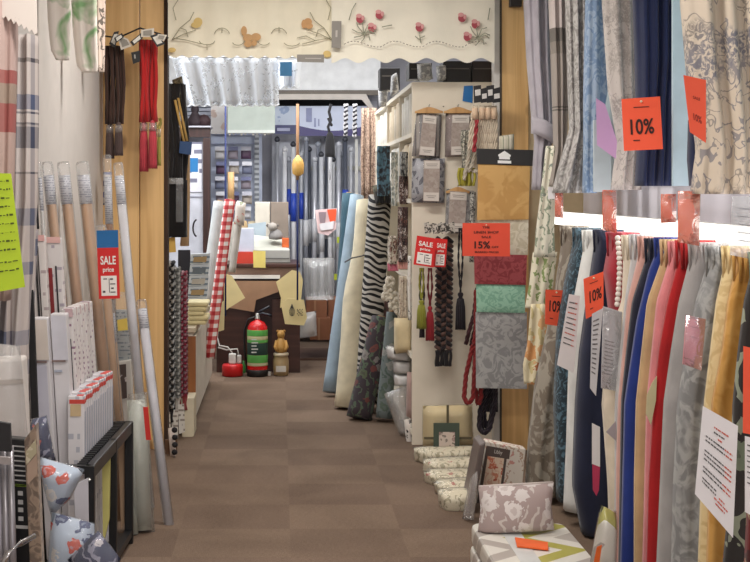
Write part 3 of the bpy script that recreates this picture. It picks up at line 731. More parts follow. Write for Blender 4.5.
def blob(mb, x, y, rx, ry, d, n=14, th=0.004):
    mb.lathe(W(x, y, d), [(0.001, 0)], 3) if False else None
    c = W(x, y, d); k = Y_(d)/F; fr = [c+Vector((rx*k*math.cos(2*PI*i/n), -th*0.0, ry*k*math.sin(2*PI*i/n))) for i in range(n)]
    mb.add(fr+[c+Vector((0,-th,0))], [(i, (i+1) % n, n) for i in range(n)])
dv = VD-0.008
br = []
for sx, x0 in ((1, 172), (-1, 332)):
    br += [[(x0, 40), (x0+sx*8, 28), (x0+sx*18, 20), (x0+sx*22, 12)], [(x0, 40), (x0+sx*12, 34), (x0+sx*24, 30)], [(x0+sx*4, 20), (x0+sx*1, 8), (x0+sx*6, 0)], [(x0+sx*2, 38), (x0+sx*14, 40), (x0+sx*30, 44)], [(x0+sx*8, 28), (x0+sx*14, 30), (x0+sx*16, 37)]]
br += [arc(222, 36, 8, PI*1.1, PI*1.9), arc(279, 36, 8, PI*1.1, PI*1.9), arc(207, 40, 8, 0.2, PI-0.2, 6, 0.6), arc(238, 41, 6, 0.1, PI-0.4, 6, 0.7), arc(264, 41, 6, 0.4, PI-0.1, 6, 0.7), arc(292, 42, 8, 0.2, PI-0.2, 6, 0.5), [(297, 38), (306, 36), (316, 41)], [(207, 44), (207, 50)], [(222, 28), (222, 33)], [(279, 27), (279, 33)]]
spray(v1, 'stem_embroidery', br, (160, 154, 126), dv)
mb = MB()
for x, y, rx, ry in ((244,31,3,5),(248,38,5,4),(256,37,5,4),(248,44,4,3.4),(254,43,3,3)): blob(mb, x, y, rx, ry, dv)
part(v1, 'butterfly_embroidery', mb, plain((204,160,110)), True)
mb = MB()
for x, y, rx, ry in ((198,22,4.5,4.5),(196,25,5,3),(172,50,4,2.5),(327,54,4,3.5)): blob(mb, x, y, rx, ry, dv)
part(v1, 'yellow_flower_embroidery', mb, plain((224,194,124)), True)
mb = MB()
for x, y, rx, ry in ((304,24,2.6,4.5),(308,22,4,4),(309,26,4,3)): blob(mb, x, y, rx, ry, dv)
part(v1, 'orange_flower_embroidery', mb, plain((206,158,108)), True)
dv2 = VD-0.05
for x, y in ((360,19),(379.5,15),(372,28),(419.5,27.5),(462,18),(475.5,24.5),(467.5,37)):
    mb, mb2 = MB(), MB()
    blob(mb, x, y, 4.0, 4.2, dv2); blob(mb2, x-1, y-3.2, 3.0, 2.2, dv2-0.003); blob(mb2, x+3.0, y-1, 1.6, 2.6, dv2-0.003)
    rs = part(v2, 'rose_embroidery', mb, plain((176,78,88)), True); part(rs, 'pale_petal', mb2, plain((222,160,158)), True)
st = []
for cx, cy in ((364, 34), (478, 38)):
    for a in range(9): st.append([(cx, cy), (cx+7*math.cos(a*0.75), cy-3+7*math.sin(a*0.75)), (cx+12*math.cos(a*0.75+0.3), cy-3+11*math.sin(a*0.75+0.3))])
st += [[(419, 32), (420, 38), (421, 43)], [(420, 38), (425, 36)], [(420, 40), (415, 36)], [(349, 20), (352, 10), (356, 3)], [(488, 20), (490, 8)], [(382, 27), (392, 25)]]
spray(v2, 'leaf_embroidery', st, (160, 160, 140), dv2, 0.003)
dash = []
for k in range(44):
    f = lambda t: (344+t*144, 47-2.2*math.sin(t*2*PI*3.5+0.6)-4.5*abs(math.sin(t*PI*3.5+0.3)))
    dash.append([f(k/44), f((k+0.55)/44)])
spray(v2, 'dashed_embroidery', dash, (158, 148, 136), dv2, 0.0026)
for px, lb, lt in (([(297,54.5),(324,54.5),(324,62.5),(297,62)], 'grey product label at the lower hem of the butterfly valance', 1), ([(332,21),(341.5,21),(341,48),(331.5,47.5)], 'grey upright label at the left edge of the rose valance', 2)):
    o, q = card('product_label', px, VD-0.06, plain((132,126,118), 0.5, 0.0, 0.02), lb, 'label')
    part(o, 'lettering', uvquad(MB(), q, 0.3, 0.45, 0.9, 0.55) if lt == 1 else uvquad(MB(), q, 0.4, 0.35, 0.6, 0.6), plain((196,190,182)))
# =================================================================== shelf unit with its end panel
SD0, SD1 = 5.95, 8.2
sx0, sx1 = X_(412, SD0), X_(494, SD0)+0.05
SH = plain((232, 222, 204), 0.55, 0.0, 0.03)
ztop = Z_(82, SD0)
root = thing('shelf_unit', (sx0+0.25, Y_(7), 0), 'tall cream shelf unit standing end-on beside the pine post', 'shelf unit')
part(root, 'end_panel', MB().box(sx0, sx1, Y_(SD0), Y_(SD0)+0.025, 0, ztop), SH, False, 0.003)
part(root, 'end_panel', MB().box(sx0, sx1, Y_(SD1), Y_(SD1)+0.025, 0, ztop), SH)
part(root, 'back_panel', MB().box(sx1-0.02, sx1, Y_(SD0)+0.026, Y_(SD1)-0.001, 0, ztop), SH)
ups = [6.6, 7.35]
for d in ups: part(root, 'upright', MB().box(sx0+0.002, sx1-0.021, Y_(d), Y_(d)+0.025, 0, ztop-0.03), SH)
shz = [0.06, 0.52, 0.98, 1.46, 1.86, ztop-0.028]
for z in shz: part(root, 'shelf', MB().box(sx0-0.004, sx1-0.021, Y_(SD0)+0.027, Y_(SD1)-0.002, z, z+0.026), SH)
part(root, 'blue_sticker', MB().slab([(464,86),(473,85.5),(472.5,103),(462.5,101)], SD0-0.003, 0.001), plain((30,112,180), 0.4))
part(root, 'screw', MB().lathe(W(443.5,106.5,SD0), [(0.001,-0.004),(0.006,0),(0.001,0.004)], 10), plain((150,140,130), 0.4, 0.8))
bays = [(SD0*KD+0.04, Y_(6.6)-0.01), (Y_(6.6)+0.035, Y_(7.35)-0.01), (Y_(7.35)+0.035, Y_(SD1)-0.01)]
def cloth_roll(y, w, z0, h, m, lab, group, dep=0.3, name='folded_fabric', cat='fabric'):
    mb = MB(); rings = []
    for t, s_ in ((0,0.9),(0.04,1),(0.96,1),(1,0.88)):
        rings.append([Vector((sx0+0.01+dep/2+dep/2*s_*math.copysign(abs(math.cos(a))**0.4, math.cos(a)), y+w/2+w/2*s_*math.copysign(abs(math.sin(a))**0.6, math.sin(a)), z0+h*t)) for a in [2*PI*k/16 for k in range(16)]])
    o = solo(name, mb.loft(rings), m, lab, cat, group, True); return o
cc = [((240,236,226),'white'),((228,210,180),'buff'),((238,232,220),'ivory'),((232,214,186),'honey beige'),((244,240,232),'snow white'),((220,206,184),'oatmeal')]
ordn = ['first','second','third','fourth','fifth','sixth','seventh','eighth']
bayn = ['front','middle','rear']
for b, (ya, yb_) in enumerate(bays):
    n = 5; w_ = (yb_-ya)/n
    for k in range(n):
        c, nm = cc[(k*2+b) % 6]
        cloth_roll(ya+k*w_+0.01, w_*0.85, shz[4]+0.027, 0.23+0.03*((k*3) % 2), cloth(c), f'{nm} folded fabric, {ordn[k]} in the {bayn[b]} bay of the top shelf', 'folded fabrics on the top shelf')
    for k in range(n):
        c, nm = cc[(k*2+b+3) % 6]
        cloth_roll(ya+k*w_+0.01, w_*0.82, shz[3]+0.027, 0.33+0.02*((k*3) % 2), cloth(c), f'{nm} folded fabric, {ordn[k]} in the {bayn[b]} bay of the second shelf', 'folded fabrics on the second shelf')
# lace and beaded trims hanging over the shelf edges
def trim_hang(x0, x1, y0, y1, d, m, lab, seed, fr=None):
    mb = drape([(y0,x0,x1),((y0+y1)/2,x0-0.5,x1),(y1,x0+0.5,x1-0.5)], d, 0.05, 2, 0.012, seed, 10)
    o = solo('hanging_trim', mb, m, lab, 'trim', 'trims hanging on the shelf front', True)
    if fr: part(o, 'fringe', strands(MB(), x0, x1, y1-1, y1+7, d, 7, 0.007, seed, 0.6, 0.01), fr, True)
    return o
LACE1 = floral((206,196,180),((236,230,220),(122,84,74),(226,200,190)),16.0,0.4,(90,66,60),0.2)
BEAD = floral((66,42,40),((120,80,70),(206,196,190),(40,30,34)),26.0,0.42,(160,140,130),0.15)
trim_hang(377,390,146,196,6.75,damask((46,48,56),(96,132,150),12.0,1.0),'dark teal feathery trim on the upper shelf front',1,plain((20,18,20)))
trim_hang(400,408,152,176,6.15,damask((40,38,40),(150,150,146),20.0,1.0),'black and white striped trim right under the upper shelf edge',2)
trim_hang(391,398,152,206,6.5,damask((150,156,150),(226,224,216),18.0,1.0),'pale green-white lace trim on the upper shelf front',3)
trim_hang(399,408,176,204,6.2,BEAD,'dark beaded trim above the pink edged shelf',4)
trim_hang(398,408,207,262,6.2,BEAD,'long dark braided trim below the pink edged shelf',5,plain((216,160,150)))
trim_hang(388,398,236,264,6.45,LACE1,'white lace trim with pink ends on the shelf front',6,plain((214,120,140)))
trim_hang(399,407,276,318,6.2,floral((202,188,170),((110,80,64),(226,216,200)),30.0,0.4,None,0.2),'speckled brown and cream trim above the beige panel',7)
trim_hang(408,412,256,320,5.99,floral((226,222,214),((30,28,30),(210,200,190)),18.0,0.38,None,0.3),'narrow black and white trim at the corner of the shelf unit',8)
# white rosettes
for k, (x, y) in enumerate(((388,288),(394,296),(386,296),(393,305),(399,310),(390,281))):
    mb = MB(); c = W(x, y, 6.5)
    for j in range(9):
        a = 2*PI*j/9; rr = 0.022 if j % 2 else 0.034
        mb.lathe(c+Vector((0.022*math.cos(a), -0.012*(j % 3), 0.022*math.sin(a))), [(0.001,-0.016),(0.014,-0.008),(0.016,0.004),(0.001,0.016)], 7)
    solo('fabric_rosette', mb, plain((232,224,208)), ('white fabric rosette, '+['at the left of the cluster on the shelf unit','in the middle of the cluster on the shelf unit','leftmost and lower in the cluster on the shelf unit','low in the cluster on the shelf unit','lowest right in the cluster beside the brown trim','topmost of the cluster on the shelf unit'][k]), 'rosette', 'white rosettes on the shelf front', True)
# cream boards / fabric below
solo('fabric_bolt', MB().puff([(394,318),(412,318),(411,352),(394,354)], 6.18, 0.2, 0.25), cloth((232,212,170)), 'cream beige bolt end on the shelf below the rosettes', 'fabric bolt', None, True)
solo('fabric_bolt', MB().puff([(407,372),(413,372),(413,420),(406,416)], 6.05, 0.12, 0.2), cloth((190,160,152)), 'dusty pink bolt standing at the front corner of the lowest shelf', 'fabric bolt', None, True)
for k, (px, lb) in enumerate((([(386,346),(412,350),(411,362),(388,358)],'upper white wrapped fabric pack jutting from the shelf'),([(393,360),(412,361),(411,374),(394,372)],'white pack with a blue print below the upper wrapped pack'),([(394,374),(409,374),(408,386),(395,385)],'lower white wrapped fabric pack above the bulging bag'))):
    pack('fabric_pack', px, 6.25, 0.16, floral((232,230,228),((236,234,230),(80,110,140)),12.0,0.3,None,0.5), lb, 'fabric pack', 'white packs on the low shelf')
solo('plastic_bag', MB().puff([(384,394),(409,384),(409,444),(398,432)], 6.2, 0.2, 0.6, 10), film(0.55, (214,212,210)), 'bulging clear plastic bag at the foot of the shelf unit', 'bag', None, True)
solo('spotted_cloth', MB().puff([(404,420),(412,418),(413,446),(407,450)], 6.05, 0.06, 0.4), floral((228,220,212),((34,30,32),),18.0,0.3,None,0.4), 'white cloth with black spots at the shelf foot', 'cloth', None, True)
# boxes on top of the unit
BLK = plain((36,34,36), 0.5)
for k, (x0, y0, x1, y1, d, m, lb) in enumerate(((380,68,400,90,7.3,BLK,'black box at the rear end on top of the shelf unit'),(409,63,432,79,6.5,BLK,'black box in the middle on top of the shelf unit'),(443,61,471,82,6.1,BLK,'wide black box toward the pine post on top of the shelf unit'),(472,61,494,82,6.12,plain((48,40,40),0.5),'dark brown box nearest the pine post on top of the shelf unit'))):
    a = MB().slab([(x0,y0),(x1,y0),(x1,y1),(x0,y1)], d, 0.22); zz = min(p.z for p in a.v)
    o = solo('storage_box', a, m, lb, 'box', None, False, 0.004)
    part(o, 'label_strip', MB().rect(x0+2, (y0*2+y1)/3, x1-2, (y0*2+y1)/3+1.2, d-0.002, 0.002), plain((110,104,100)))
for k, (px, d, lb) in enumerate((([(391,76),(397,72),(399,92),(390,98)],6.9,'pale grey wrapped cloth hanging over the rear top corner of the shelf unit'),([(417,64),(431,63),(433,79),(418,81)],6.3,'crumpled grey cloth on top between the black boxes'),([(436,66),(446,65),(446,80),(437,82)],6.1,'white patterned cloth on top before the wide black box'),([(378,88),(388,86),(387,106),(379,108)],7.4,'grey crumpled cloth at the rear on the shelf top'))):
    solo('folded_cloth', MB().puff(px, d, 0.15, 0.5), damask((150,150,152),(216,214,212),16.0,1.5), lb, 'cloth', None, True)
# curtain packs on wooden hangers on the end panel
GD = SD0-0.045
def curtain_pack(px, m, band, lab, d=GD, hang=None):
    root = thing('curtain_pack', W((px[0][0]+px[1][0])/2, px[2][1], d), lab, 'curtain pack', 'curtain packs hung on the shelf end panel')
    q = quad(px, d)
    part(root, 'fabric', MB().puff(px, d+0.025, 0.07, 0.2), m, True)
    part(root, 'plastic_wrap', MB().puff([(px[0][0]-0.4,px[0][1]-0.4),(px[1][0]+0.4,px[1][1]-0.4),(px[2][0]+0.4,px[2][1]+0.4),(px[3][0]-0.4,px[3][1]+0.4)], d+0.025, 0.078, 0.2), film(0.08), True)
    mid = uvquad(MB(), q, band[0], 0.04, band[1], 0.97, 0.017, 0.003)
    cd = part(root, 'paper_insert', mid, floral((170,156,148),((160,146,138),(178,166,158)),16.0,0.45,(160,148,140),0.2))
    part(cd, 'title_panel', uvquad(MB(), q, band[0]+0.02, 0.06, band[1]-0.01, 0.23, 0.0195), plain((224,216,208)))
    part(cd, 'title_panel', uvquad(MB(), q, band[0]+0.02, 0.77, band[1]-0.01, 0.96, 0.0195), plain((224,216,208)))
    w_ = band[1]-band[0]
    lt = MB()
    for v, a, b in ((0.12,0.15,0.85),(0.16,0.2,0.8),(0.84,0.2,0.8),(0.88,0.3,0.7)): uvquad(lt, q, band[0]+w_*a, v, band[0]+w_*b, v+0.012, 0.021)
    part(cd, 'small_print', lt, plain((150,140,132)))
    if hang:
        x0, x1, y = hang
        pts = []
        for i in range(13):
            u = i/12; pts.append((x0+(x1-x0)*u, y+4-4*math.sin(PI*u)**1.5))
        top = pts; bot = [(x1, y+6.2), (x0, y+6.2)]
        part(root, 'wooden_hanger', MB().slab(top+bot, d+0.005, 0.018), wood((206,160,104),(176,126,76),1.0,False), False, 0.002)
        part(root, 'hook', MB().tube([W((x0+x1)/2, y, d+0.01), W((x0+x1)/2, y-1.5, d+0.01), W((x0+x1)/2+0.8, y-2.4, d+0.02)], 0.003, 6), plain((170,165,160), 0.3, 0.9))
    return root
GS = stripes(0, ((0,(150,142,138)),(0.3,(92,88,92)),(0.4,(168,160,154)),(0.7,(120,116,118))), 0.06, 0.0, 0.0, 0.6)
curtain_pack([(417,112),(441.5,115),(439.5,158),(412,156)], GS, (0.24,0.80), 'grey striped curtain pack, upper left on the shelf end panel', GD, (415,443,107))
curtain_pack([(446,113),(471.5,113),(469,156),(445,157)], plain((150,134,130)), (0.22,0.92), 'mauve taupe curtain pack, upper right on the shelf end panel', GD, (444,472,107))
curtain_pack([(412.5,158.5),(445,158.5),(444,203),(411.5,202)], scroll((112,112,122),(176,176,182),9.0,0.12,0.05), (0.34,0.84), 'slate blue diamond patterned curtain pack in the second row', GD)
curtain_pack([(447,189),(474,191),(471,233.5),(445,233)], damask((136,134,136),(176,174,174),14.0,1.0), (0.10,0.74), 'pale grey woven curtain pack, lowest on the shelf end panel', GD, (446,470,187))
# SALE tags
def sale_tag(px, d, lab, s_=1.0, full=True):
    o, q = card('sale_tag', px, d, plain((218,30,28), 0.4, 0.0, 0.02), lab, 'sale tag', 'red sale price tags')
    WT = plain((246,240,234), 0.5, 0.0, 0.0)
    part(o, 'lettering', letter(MB(), q, 'SALE', 0.14, 0.86, 0.16, 0.33), WT); part(o, 'lettering', letter(MB(), q, 'price', 0.24, 0.76, 0.385, 0.50), WT)
    pp = part(o, 'price_panel', uvquad(MB(), q, 0.13, 0.55, 0.87, 0.94, 0.0015), WT)
    mk = MB()
    for u, v, a, b in ((0.5,0.6,0.53,0.88),(0.56,0.6,0.7,0.63),(0.56,0.7,0.8,0.72),(0.6,0.78,0.72,0.81),(0.56,0.86,0.8,0.88),(0.2,0.84,0.32,0.88),(0.24,0.6,0.42,0.62)): uvquad(mk, q, u, v, a, b, 0.003)
    part(pp, 'handwriting', mk, plain((90,80,84)))
    return o
sale_tag([(417,235.5),(436,238.5),(433.5,267.5),(413.5,264.5)], 5.72, 'front red SALE price tag on the shelf end panel')
sale_tag([(436,238),(447.5,239.5),(445.5,267),(433.5,267)], 5.76, 'partly hidden red SALE price tag behind the front one')
# wire hook strip with labels holding tassels
mb = MB()
for k in range(7): mb.slab([(424+k*4.2,223+ (k%2)*2),(429+k*4.2,222+(k%3)),(430+k*4.2,233-(k%2)*2),(425+k*4.2,234)], 5.8-0.01*(k%3), 0.006)
solo('tag_cluster', mb, damask((60,56,52),(196,190,180),30.0,1.0,0.47,0.53), 'cluster of small black and white tags above the SALE tags', 'tags')
def tassel_thing(x, yc0, y0, y1, w, d, col, lab, knot=None, group='tassels on the shelf end panel'):
    root = thing('curtain_tassel', W(x, y1, d), lab, 'tassel', group)
    part(root, 'cord', rope(rope(MB(), [W(x-1, yc0, d), W(x-2.2, (yc0+y0)/2, d), W(x, y0, d)], 0.006, 26, 2), [W(x+1, yc0, d), W(x+2.2, (yc0+y0)/2, d), W(x, y0, d)], 0.006, 26, 2), cloth(knot or col), True)
    part(root, 'tassel_skirt', tassel_mb(x, y0, y1, w, d), cloth(col), True)
    return root
tassel_thing(421.5,268,300,328,9,5.8,(150,150,52),'olive green tassel under the SALE tags')
tassel_thing(422,268,322,337,5,5.86,(44,34,44),'near-black tassel showing under the olive green one')
tassel_thing(430,268,306,340,8,5.82,(164,36,48),'crimson tassel right of the olive green one',(120,30,40))
tassel_thing(460.5,228,292,329,9.5,5.85,(30,22,32),'single black tassel on a doubled cord',(28,22,30))
root = thing('braided_trim', W(444, 350, 5.85), 'dark woven chain trim with knotted fringe beside the SALE tags', 'trim')
mb, mb2 = MB(), MB()
for k in range(24):
    y = 240+k*4.7
    for j, x in enumerate((439.5,444.5,449.5)):
        xx = x-(y-240)*0.012
        (mb if (k+j) % 2 == 0 else mb2).tube([W(xx-2.6, y+2.2*(1 if j % 2 else -1), 5.85), W(xx, y, 5.84), W(xx+2.6, y-2.2*(1 if j % 2 else -1), 5.85)], 0.013, 7)
part(root, 'dark_strand', mb, cloth((30,24,28)), True); part(root, 'brown_strand', mb2, cloth((96,70,62)), True)
part(root, 'fringe', strands(MB(), 435, 451, 350, 366, 5.85, 7, 0.009, 4, 1.0), cloth((26,20,24)), True)
# red and dark rope bundles hanging beside the sample book
def rope_bundle(pts_list, d, r, col, lab, name='rope_tieback', group='rope tiebacks beside the sample book', strands_=3):
    mb = MB()
    for pts in pts_list: rope(mb, [W(x, y, d+o) for x, y, o in pts], r, 24, strands_)
    return solo(name, mb, cloth(col), lab, 'tieback', group, True)
rope_bundle([[(477,288,0),(474,315,0),(468,335,-0.02),(466,344,0)],[(478,290,0.02),(477,320,0.02),(471,346,0)]], 5.74, 0.012, (60,18,24), 'dark wine rope ends at the left edge of the sample book')
rope_bundle([[(476,290,0),(476,330,0),(474,345,0)],[(473,345,0),(466,375,0),(464,398,-0.02),(468,404,-0.03),(473,398,-0.03),(475,370,-0.02),(476,345,0)],[(476,344,0.02),(474,380,0.02),(478,405,0),(481,398,0),(480,360,0.02)]], 5.7, 0.013, (134,30,30), 'brick red rope tieback looped beside the silver swatch')
rope_bundle([[(487,388,0),(480,410,0),(479,428,-0.02),(484,434,-0.03),(490,428,-0.03),(495,405,-0.02),(496,388,0)],[(491,388,0.03),(484,412,0.03),(485,428,0.02),(491,420,0.02),(494,388,0.03)],[(484,388,0.02),(481,412,0.01),(482,430,0),(488,432,-0.01),(493,410,0)]], 5.72, 0.013, (34,22,34), 'black plum rope tieback hanging under the silver swatch')
solo('rope_tail', MB().rect(482,388,498,412,5.78,0.03), cloth((30,22,34)), 'dark fabric end hanging between the sample book and the pine post', 'fabric')
# cream rope tiebacks at the top of the post
for k, x in enumerate((475,482,488,494)):
    root = thing('rope_tieback', W(x-1, 152, 5.72), ['cream rope tieback with a red edge, leftmost under the black labels','cream rope tieback, second under the black labels','cream rope tieback, third under the black labels','cream rope tieback nearest the pine post'][k], 'tieback', 'cream rope tiebacks under the black labels')
    mb = MB()
    for o in (-2.2, 0, 2.2): rope(mb, [W(x+o*0.4, 106, 5.72), W(x+o, 114, 5.72), W(x+o-(4 if k == 0 else 0.6), 150, 5.72)], 0.011, 26, 2)
    part(root, 'rope', mb, cloth((222,206,184)), True)
    part(root, 'binding', MB().tube([W(x, 108, 5.71), W(x, 119, 5.71)], 0.018, 10), cloth((226,196,166)), True)
    if k == 0: part(root, 'red_rope', rope(MB(), [W(x+2, 120, 5.69), W(x-1, 152, 5.69)], 0.012, 26, 2), cloth((172,52,60)), True)
    lb = part(root, 'hang_label', MB().slab([(x-1.5,86+k%2*3),(x+6,85+k%2*2),(x+6.5,102),(x-1,103)], 5.70-0.008*k, 0.004), plain((38,36,38), 0.4))
    part(lb, 'white_panel', MB().slab([(x,90+k%2*4),(x+5.5,89+k%2*4),(x+5.8,95+k%2*3),(x+0.2,96+k%2*3)], 5.693-0.008*k, 0.002), plain((226,222,218)))
rope_bundle([[(474,120,0),(468,160,0),(464,180,0)],[(476,150,0.01),(472,165,0),(468,172,0)],[(466,160,0.02),(470,170,0.02),(478,172,0)]], 5.78, 0.010, (206,196,178), 'tangle of cream and white cords left of the gold swatch')
mb = strands(MB(), 459, 474, 168, 186, 5.80, 9, 0.008, 5, 1.5)
o = solo('fringe_trim', mb, cloth((176,168,60)), 'yellow-green fringe hanging below the cream cords', 'trim', None, True)
mb = strands(MB(), 462, 472, 130, 170, 5.84, 6, 0.008, 6, 1.5)
solo('fringe_trim', mb, damask((90,90,84),(200,196,180),40.0,1.0), 'grey and white twisted cord bundle left of the cream rope tiebacks', 'trim', None, True)
mb = strands(MB(), 470, 475, 192, 262, 5.84, 3, 0.010, 7, 1.0)
solo('braided_trim', mb, damask((40,38,40),(190,188,180),50.0,1.0), 'black and white cord strip behind the orange 15% card', 'trim', None, True)
solo('folded_towel', MB().puff([(499,136),(514,134),(514,152),(499,152)], 5.64, 0.06, 0.4), stripes(0, ((0,(196,190,170)),(0.5,(150,152,132)),(0.7,(214,206,190))), 0.03, 0.0, 0.0, 0.9), 'small striped cloth bundle on top of the sample book header', 'cloth', None, True)
solo('wall_fixture', MB().rect(510, -8, 522, 6.5, DW-0.06, 0.05), plain((40,34,32), 0.4), 'small black fixture at the top of the pine post', 'fixture', None, False, 0.004)
# rolls of fabric leaning on the shelf unit
def roll(lab, x0, y0, e0, x1, y1, e1, w0, w1, m, flat=0.75, name='fabric_roll', wob=0.0, core=True):
    a, b = W(x0, y0, e0), W(x1, y1, e1); r0 = w0/2/F*Y_(e0); r1 = w1/2/F*Y_(e1); pts = []; rad = []
    for k in range(13):
        t = k/12; p = a.lerp(b, t); p.x += wob*math.sin(t*9)
        pts.append(p); rad.append((r0+(r1-r0)*t)*(1.0 + (0.05*math.sin(t*17) if wob else 0)))
    o = solo(name, MB().tube(pts, rad, 20), m, lab, 'fabric roll', 'fabric rolls leaning on the shelf unit', True)
    ax = (a-b).normalized()
    if core: part(o, 'cardboard_core', MB().tube([a-ax*0.01, a+ax*0.012], r0*0.4, 14), plain((176,140,100)), True)
    return o
roll('pale blue fabric roll, leftmost of the leaning rolls', 357, 196, 7.65, 330, 392, 7.35, 14, 15, cloth((158,178,194)))
roll('dark teal fabric roll behind the pale blue one', 349, 194, 7.9, 338, 380, 7.7, 14, 14, cloth((54,88,104)))
roll('cream fabric roll with a tied cord, left of the zebra roll', 367, 201, 7.15, 345, 408, 6.93, 21, 25, cloth((234,222,192)), 1, 'fabric_roll', 0.012)
roll('ivory wrapped fabric roll between the cream and zebra rolls', 375, 206, 7.4, 364, 404, 7.12, 14, 16, cloth((228,218,204)))
roll('zebra striped fabric roll', 380, 196, 6.98, 366, 404, 6.83, 23, 23, zebra())
roll('dark floral fabric roll standing in front of the zebra roll', 381, 318, 6.72, 359, 418, 6.6, 19, 26, floral((58,48,54),((120,82,60),(86,96,70),(110,60,56),(130,124,120)),9.0,0.42,(80,96,76),0.3))
roll('slim grey-green floral fabric roll next to the dark floral one', 392, 312, 6.6, 384, 418, 6.55, 11, 17, floral((112,122,122),((176,110,90),(90,104,92),(150,150,146)),9.0,0.42,(80,96,90),0.3))
roll('faded pink end of a fabric roll behind the dark floral roll', 384, 300, 7.02, 376, 400, 6.95, 11, 12, floral((120,92,92),((176,120,104),(90,84,80)),12.0,0.4,None,0.3))
solo('cord', MB().tube([W(345,262,6.99), W(352,258,6.93), W(362,256,6.95), W(367,254,7.0)], 0.005, 6), plain((96,96,96)), 'grey cord tied around the cream fabric roll', 'cord', None, True)
solo('fabric_pile', MB().puff([(372,186),(392,180),(393,202),(376,206)], 6.9, 0.15, 0.5), damask((40,34,34),(90,84,60),8.0,1.0), 'dark crumpled fabric on the zebra roll top', 'fabric', None, True)
solo('beaded_curtain', strands(MB(), 362, 376, 108, 200, 8.4, 8, 0.014, 9, 0.8), damask((96,70,58),(176,150,130),50.0,1.0), 'brown glittery string curtain at the rear of the shelf unit', 'string curtain', None, True)
# =================================================================== left side of the front shop
solo('valance', MB().slab([(-20,-40),(36,-40),(37,33)]+[(37-2.6*(k+1), 33-(k+1)*1.35+(3.2 if k % 2 == 0 else -1.0)) for k in range(22)], 3.45, 0.008), floral((222,212,204),((206,196,190),),9.0,0.2,None,0.6), 'white lace edged valance with saw-tooth hem at the upper left', 'valance')
solo('curtain', drape([(-30,-20,16),(40,-20,17),(160,-20,14),(300,-20,10)], 3.5, 0.14, 3, 0.02, 11, 18), plaid(((0,(176,150,140)),(0.2936,(146,62,58)),(0.347,(146,128,112)),(0.382,(150,66,62)),(0.404,(186,160,152))),2.0,((0,(206,186,176)),(0.5,(160,136,130))),0.12,0.2), 'red and beige plaid curtain at the left edge of the photo', 'curtain', 'plaid curtains on the left', True)
PLB = plaid(((0,(182,170,166)),(0.05,(96,100,122)),(0.075,(182,170,166)),(0.178,(92,98,122)),(0.2,(182,170,166)),(0.268,(96,102,124)),(0.3,(182,170,166)),(0.36,(76,72,76)),(0.366,(192,182,178)),(0.41,(46,54,82)),(0.447,(170,164,164)),(0.452,(60,62,80)),(0.456,(206,198,194)),(0.472,(60,62,80)),(0.476,(206,198,194)),(0.48,(70,86,122)),(0.506,(196,186,182)),(0.565,(66,58,60)),(0.573,(196,186,182))),2.0,((0,(196,186,180)),(0.3,(80,80,94)),(0.48,(190,178,170)),(0.62,(112,96,92)),(0.7,(198,190,186))),0.11,0.45)
solo('curtain', drape([(36,13,38),(120,11,38),(200,10,37),(300,2,30),(372,-2,26)], 3.62, 0.12, 2.5, 0.02, 12, 22), PLB, 'blue and grey plaid curtain beside the white wall', 'curtain', 'plaid curtains on the left', True)
solo('curtain', drape([(230,20,38),(300,16,34),(400,10,30)], 3.68, 0.08, 2, 0.012, 13, 14), PLB, 'end of a pale blue checked curtain hanging low behind the lime card', 'curtain', None, True)
o, q = card('price_list', [(-14,173),(11,173.5),(25,287),(-14,294)], 3.2, plain((190,218,40), 0.5, 0.0, 0.03), 'lime green handwritten price list at the left edge of the photo', 'price list')
mb = MB(); rr = random.Random(5)
for k in range(11):
    v = 0.06+0.074*k+ (0.03 if k > 8 else 0); u = 0.36
    while u < 0.86:
        w_ = rr.uniform(0.05, 0.14); hh = rr.uniform(0.012, 0.024)
        uvquad(mb, q, u, v+rr.uniform(-0.006,0.006), min(u+w_, 0.9), v+hh*0.55); u += w_+0.04
part(o, 'handwriting', mb, plain((82,96,28)))
LF = damask((222,212,202),(124,164,112),3.6,0.8,0.46,0.58)
for px, d, lb, sd in (([(-30,46,68),(20,48,71),(50,51,70),(60,56,69)],4.3,'cream fabric with green leaf print, left of the hanging pair',1),([(-30,70,96),(30,73,97),(66,77,98),(72,82,97)],4.75,'cream fabric with yellow-green print, right of the hanging pair',2),([(-30,95,106),(40,97,105),(72,98,104.5)],5.2,'pink-cream fabric edge with dark sprigs beside the dark tags',3)):
    solo('fabric_sample', drape([(y,a,b) for y,a,b in px], d, 0.05, 1.2, 0.008, sd+20, 10), LF if sd < 3 else floral((216,196,182),((120,110,100),),12.0,0.2,(110,100,92),0.6), lb, 'fabric', 'printed fabric samples hung on the left wall', True)
# kraft tubes and white poles leaning on the wall
def wrapped_tube(x0, y0, x1, y1, e0, e1, w, col, lab, kind, cap=43):
    a, b = W(x0, y0, e0), W(x1, y1, e1); r = w/2/F*Y_(e0)
    root = thing('blind_tube', b, lab, 'blind', 'wrapped roller blinds leaning on the left wall')
    t = cap/abs(y1-y0)
    part(root, 'tube', MB().tube([a.lerp(b, t*0.9), b], r*0.86, 16), plain(col, 0.6), True)
    lt = part(root, 'label', MB().tube([a.lerp(b, t*0.32), a.lerp(b, t)], r*0.92, 16), printed((206,206,212),(150,152,166),0.011,60.0,0.45), True)
    part(root, 'plastic_sleeve', MB().tube([a, a.lerp(b, 0.01), b], [r*0.9, r*1.06, r*1.06], 16), film(0.14), True)
    return root
KR = (176,138,104)
wrapped_tube(47,162,86,530,4.3,4.25,11,KR,'brown kraft wrapped blind tube, leftmost of three','k')
wrapped_tube(63,162,100,525,4.5,4.42,12,KR,'brown kraft wrapped blind tube, middle of three','k')
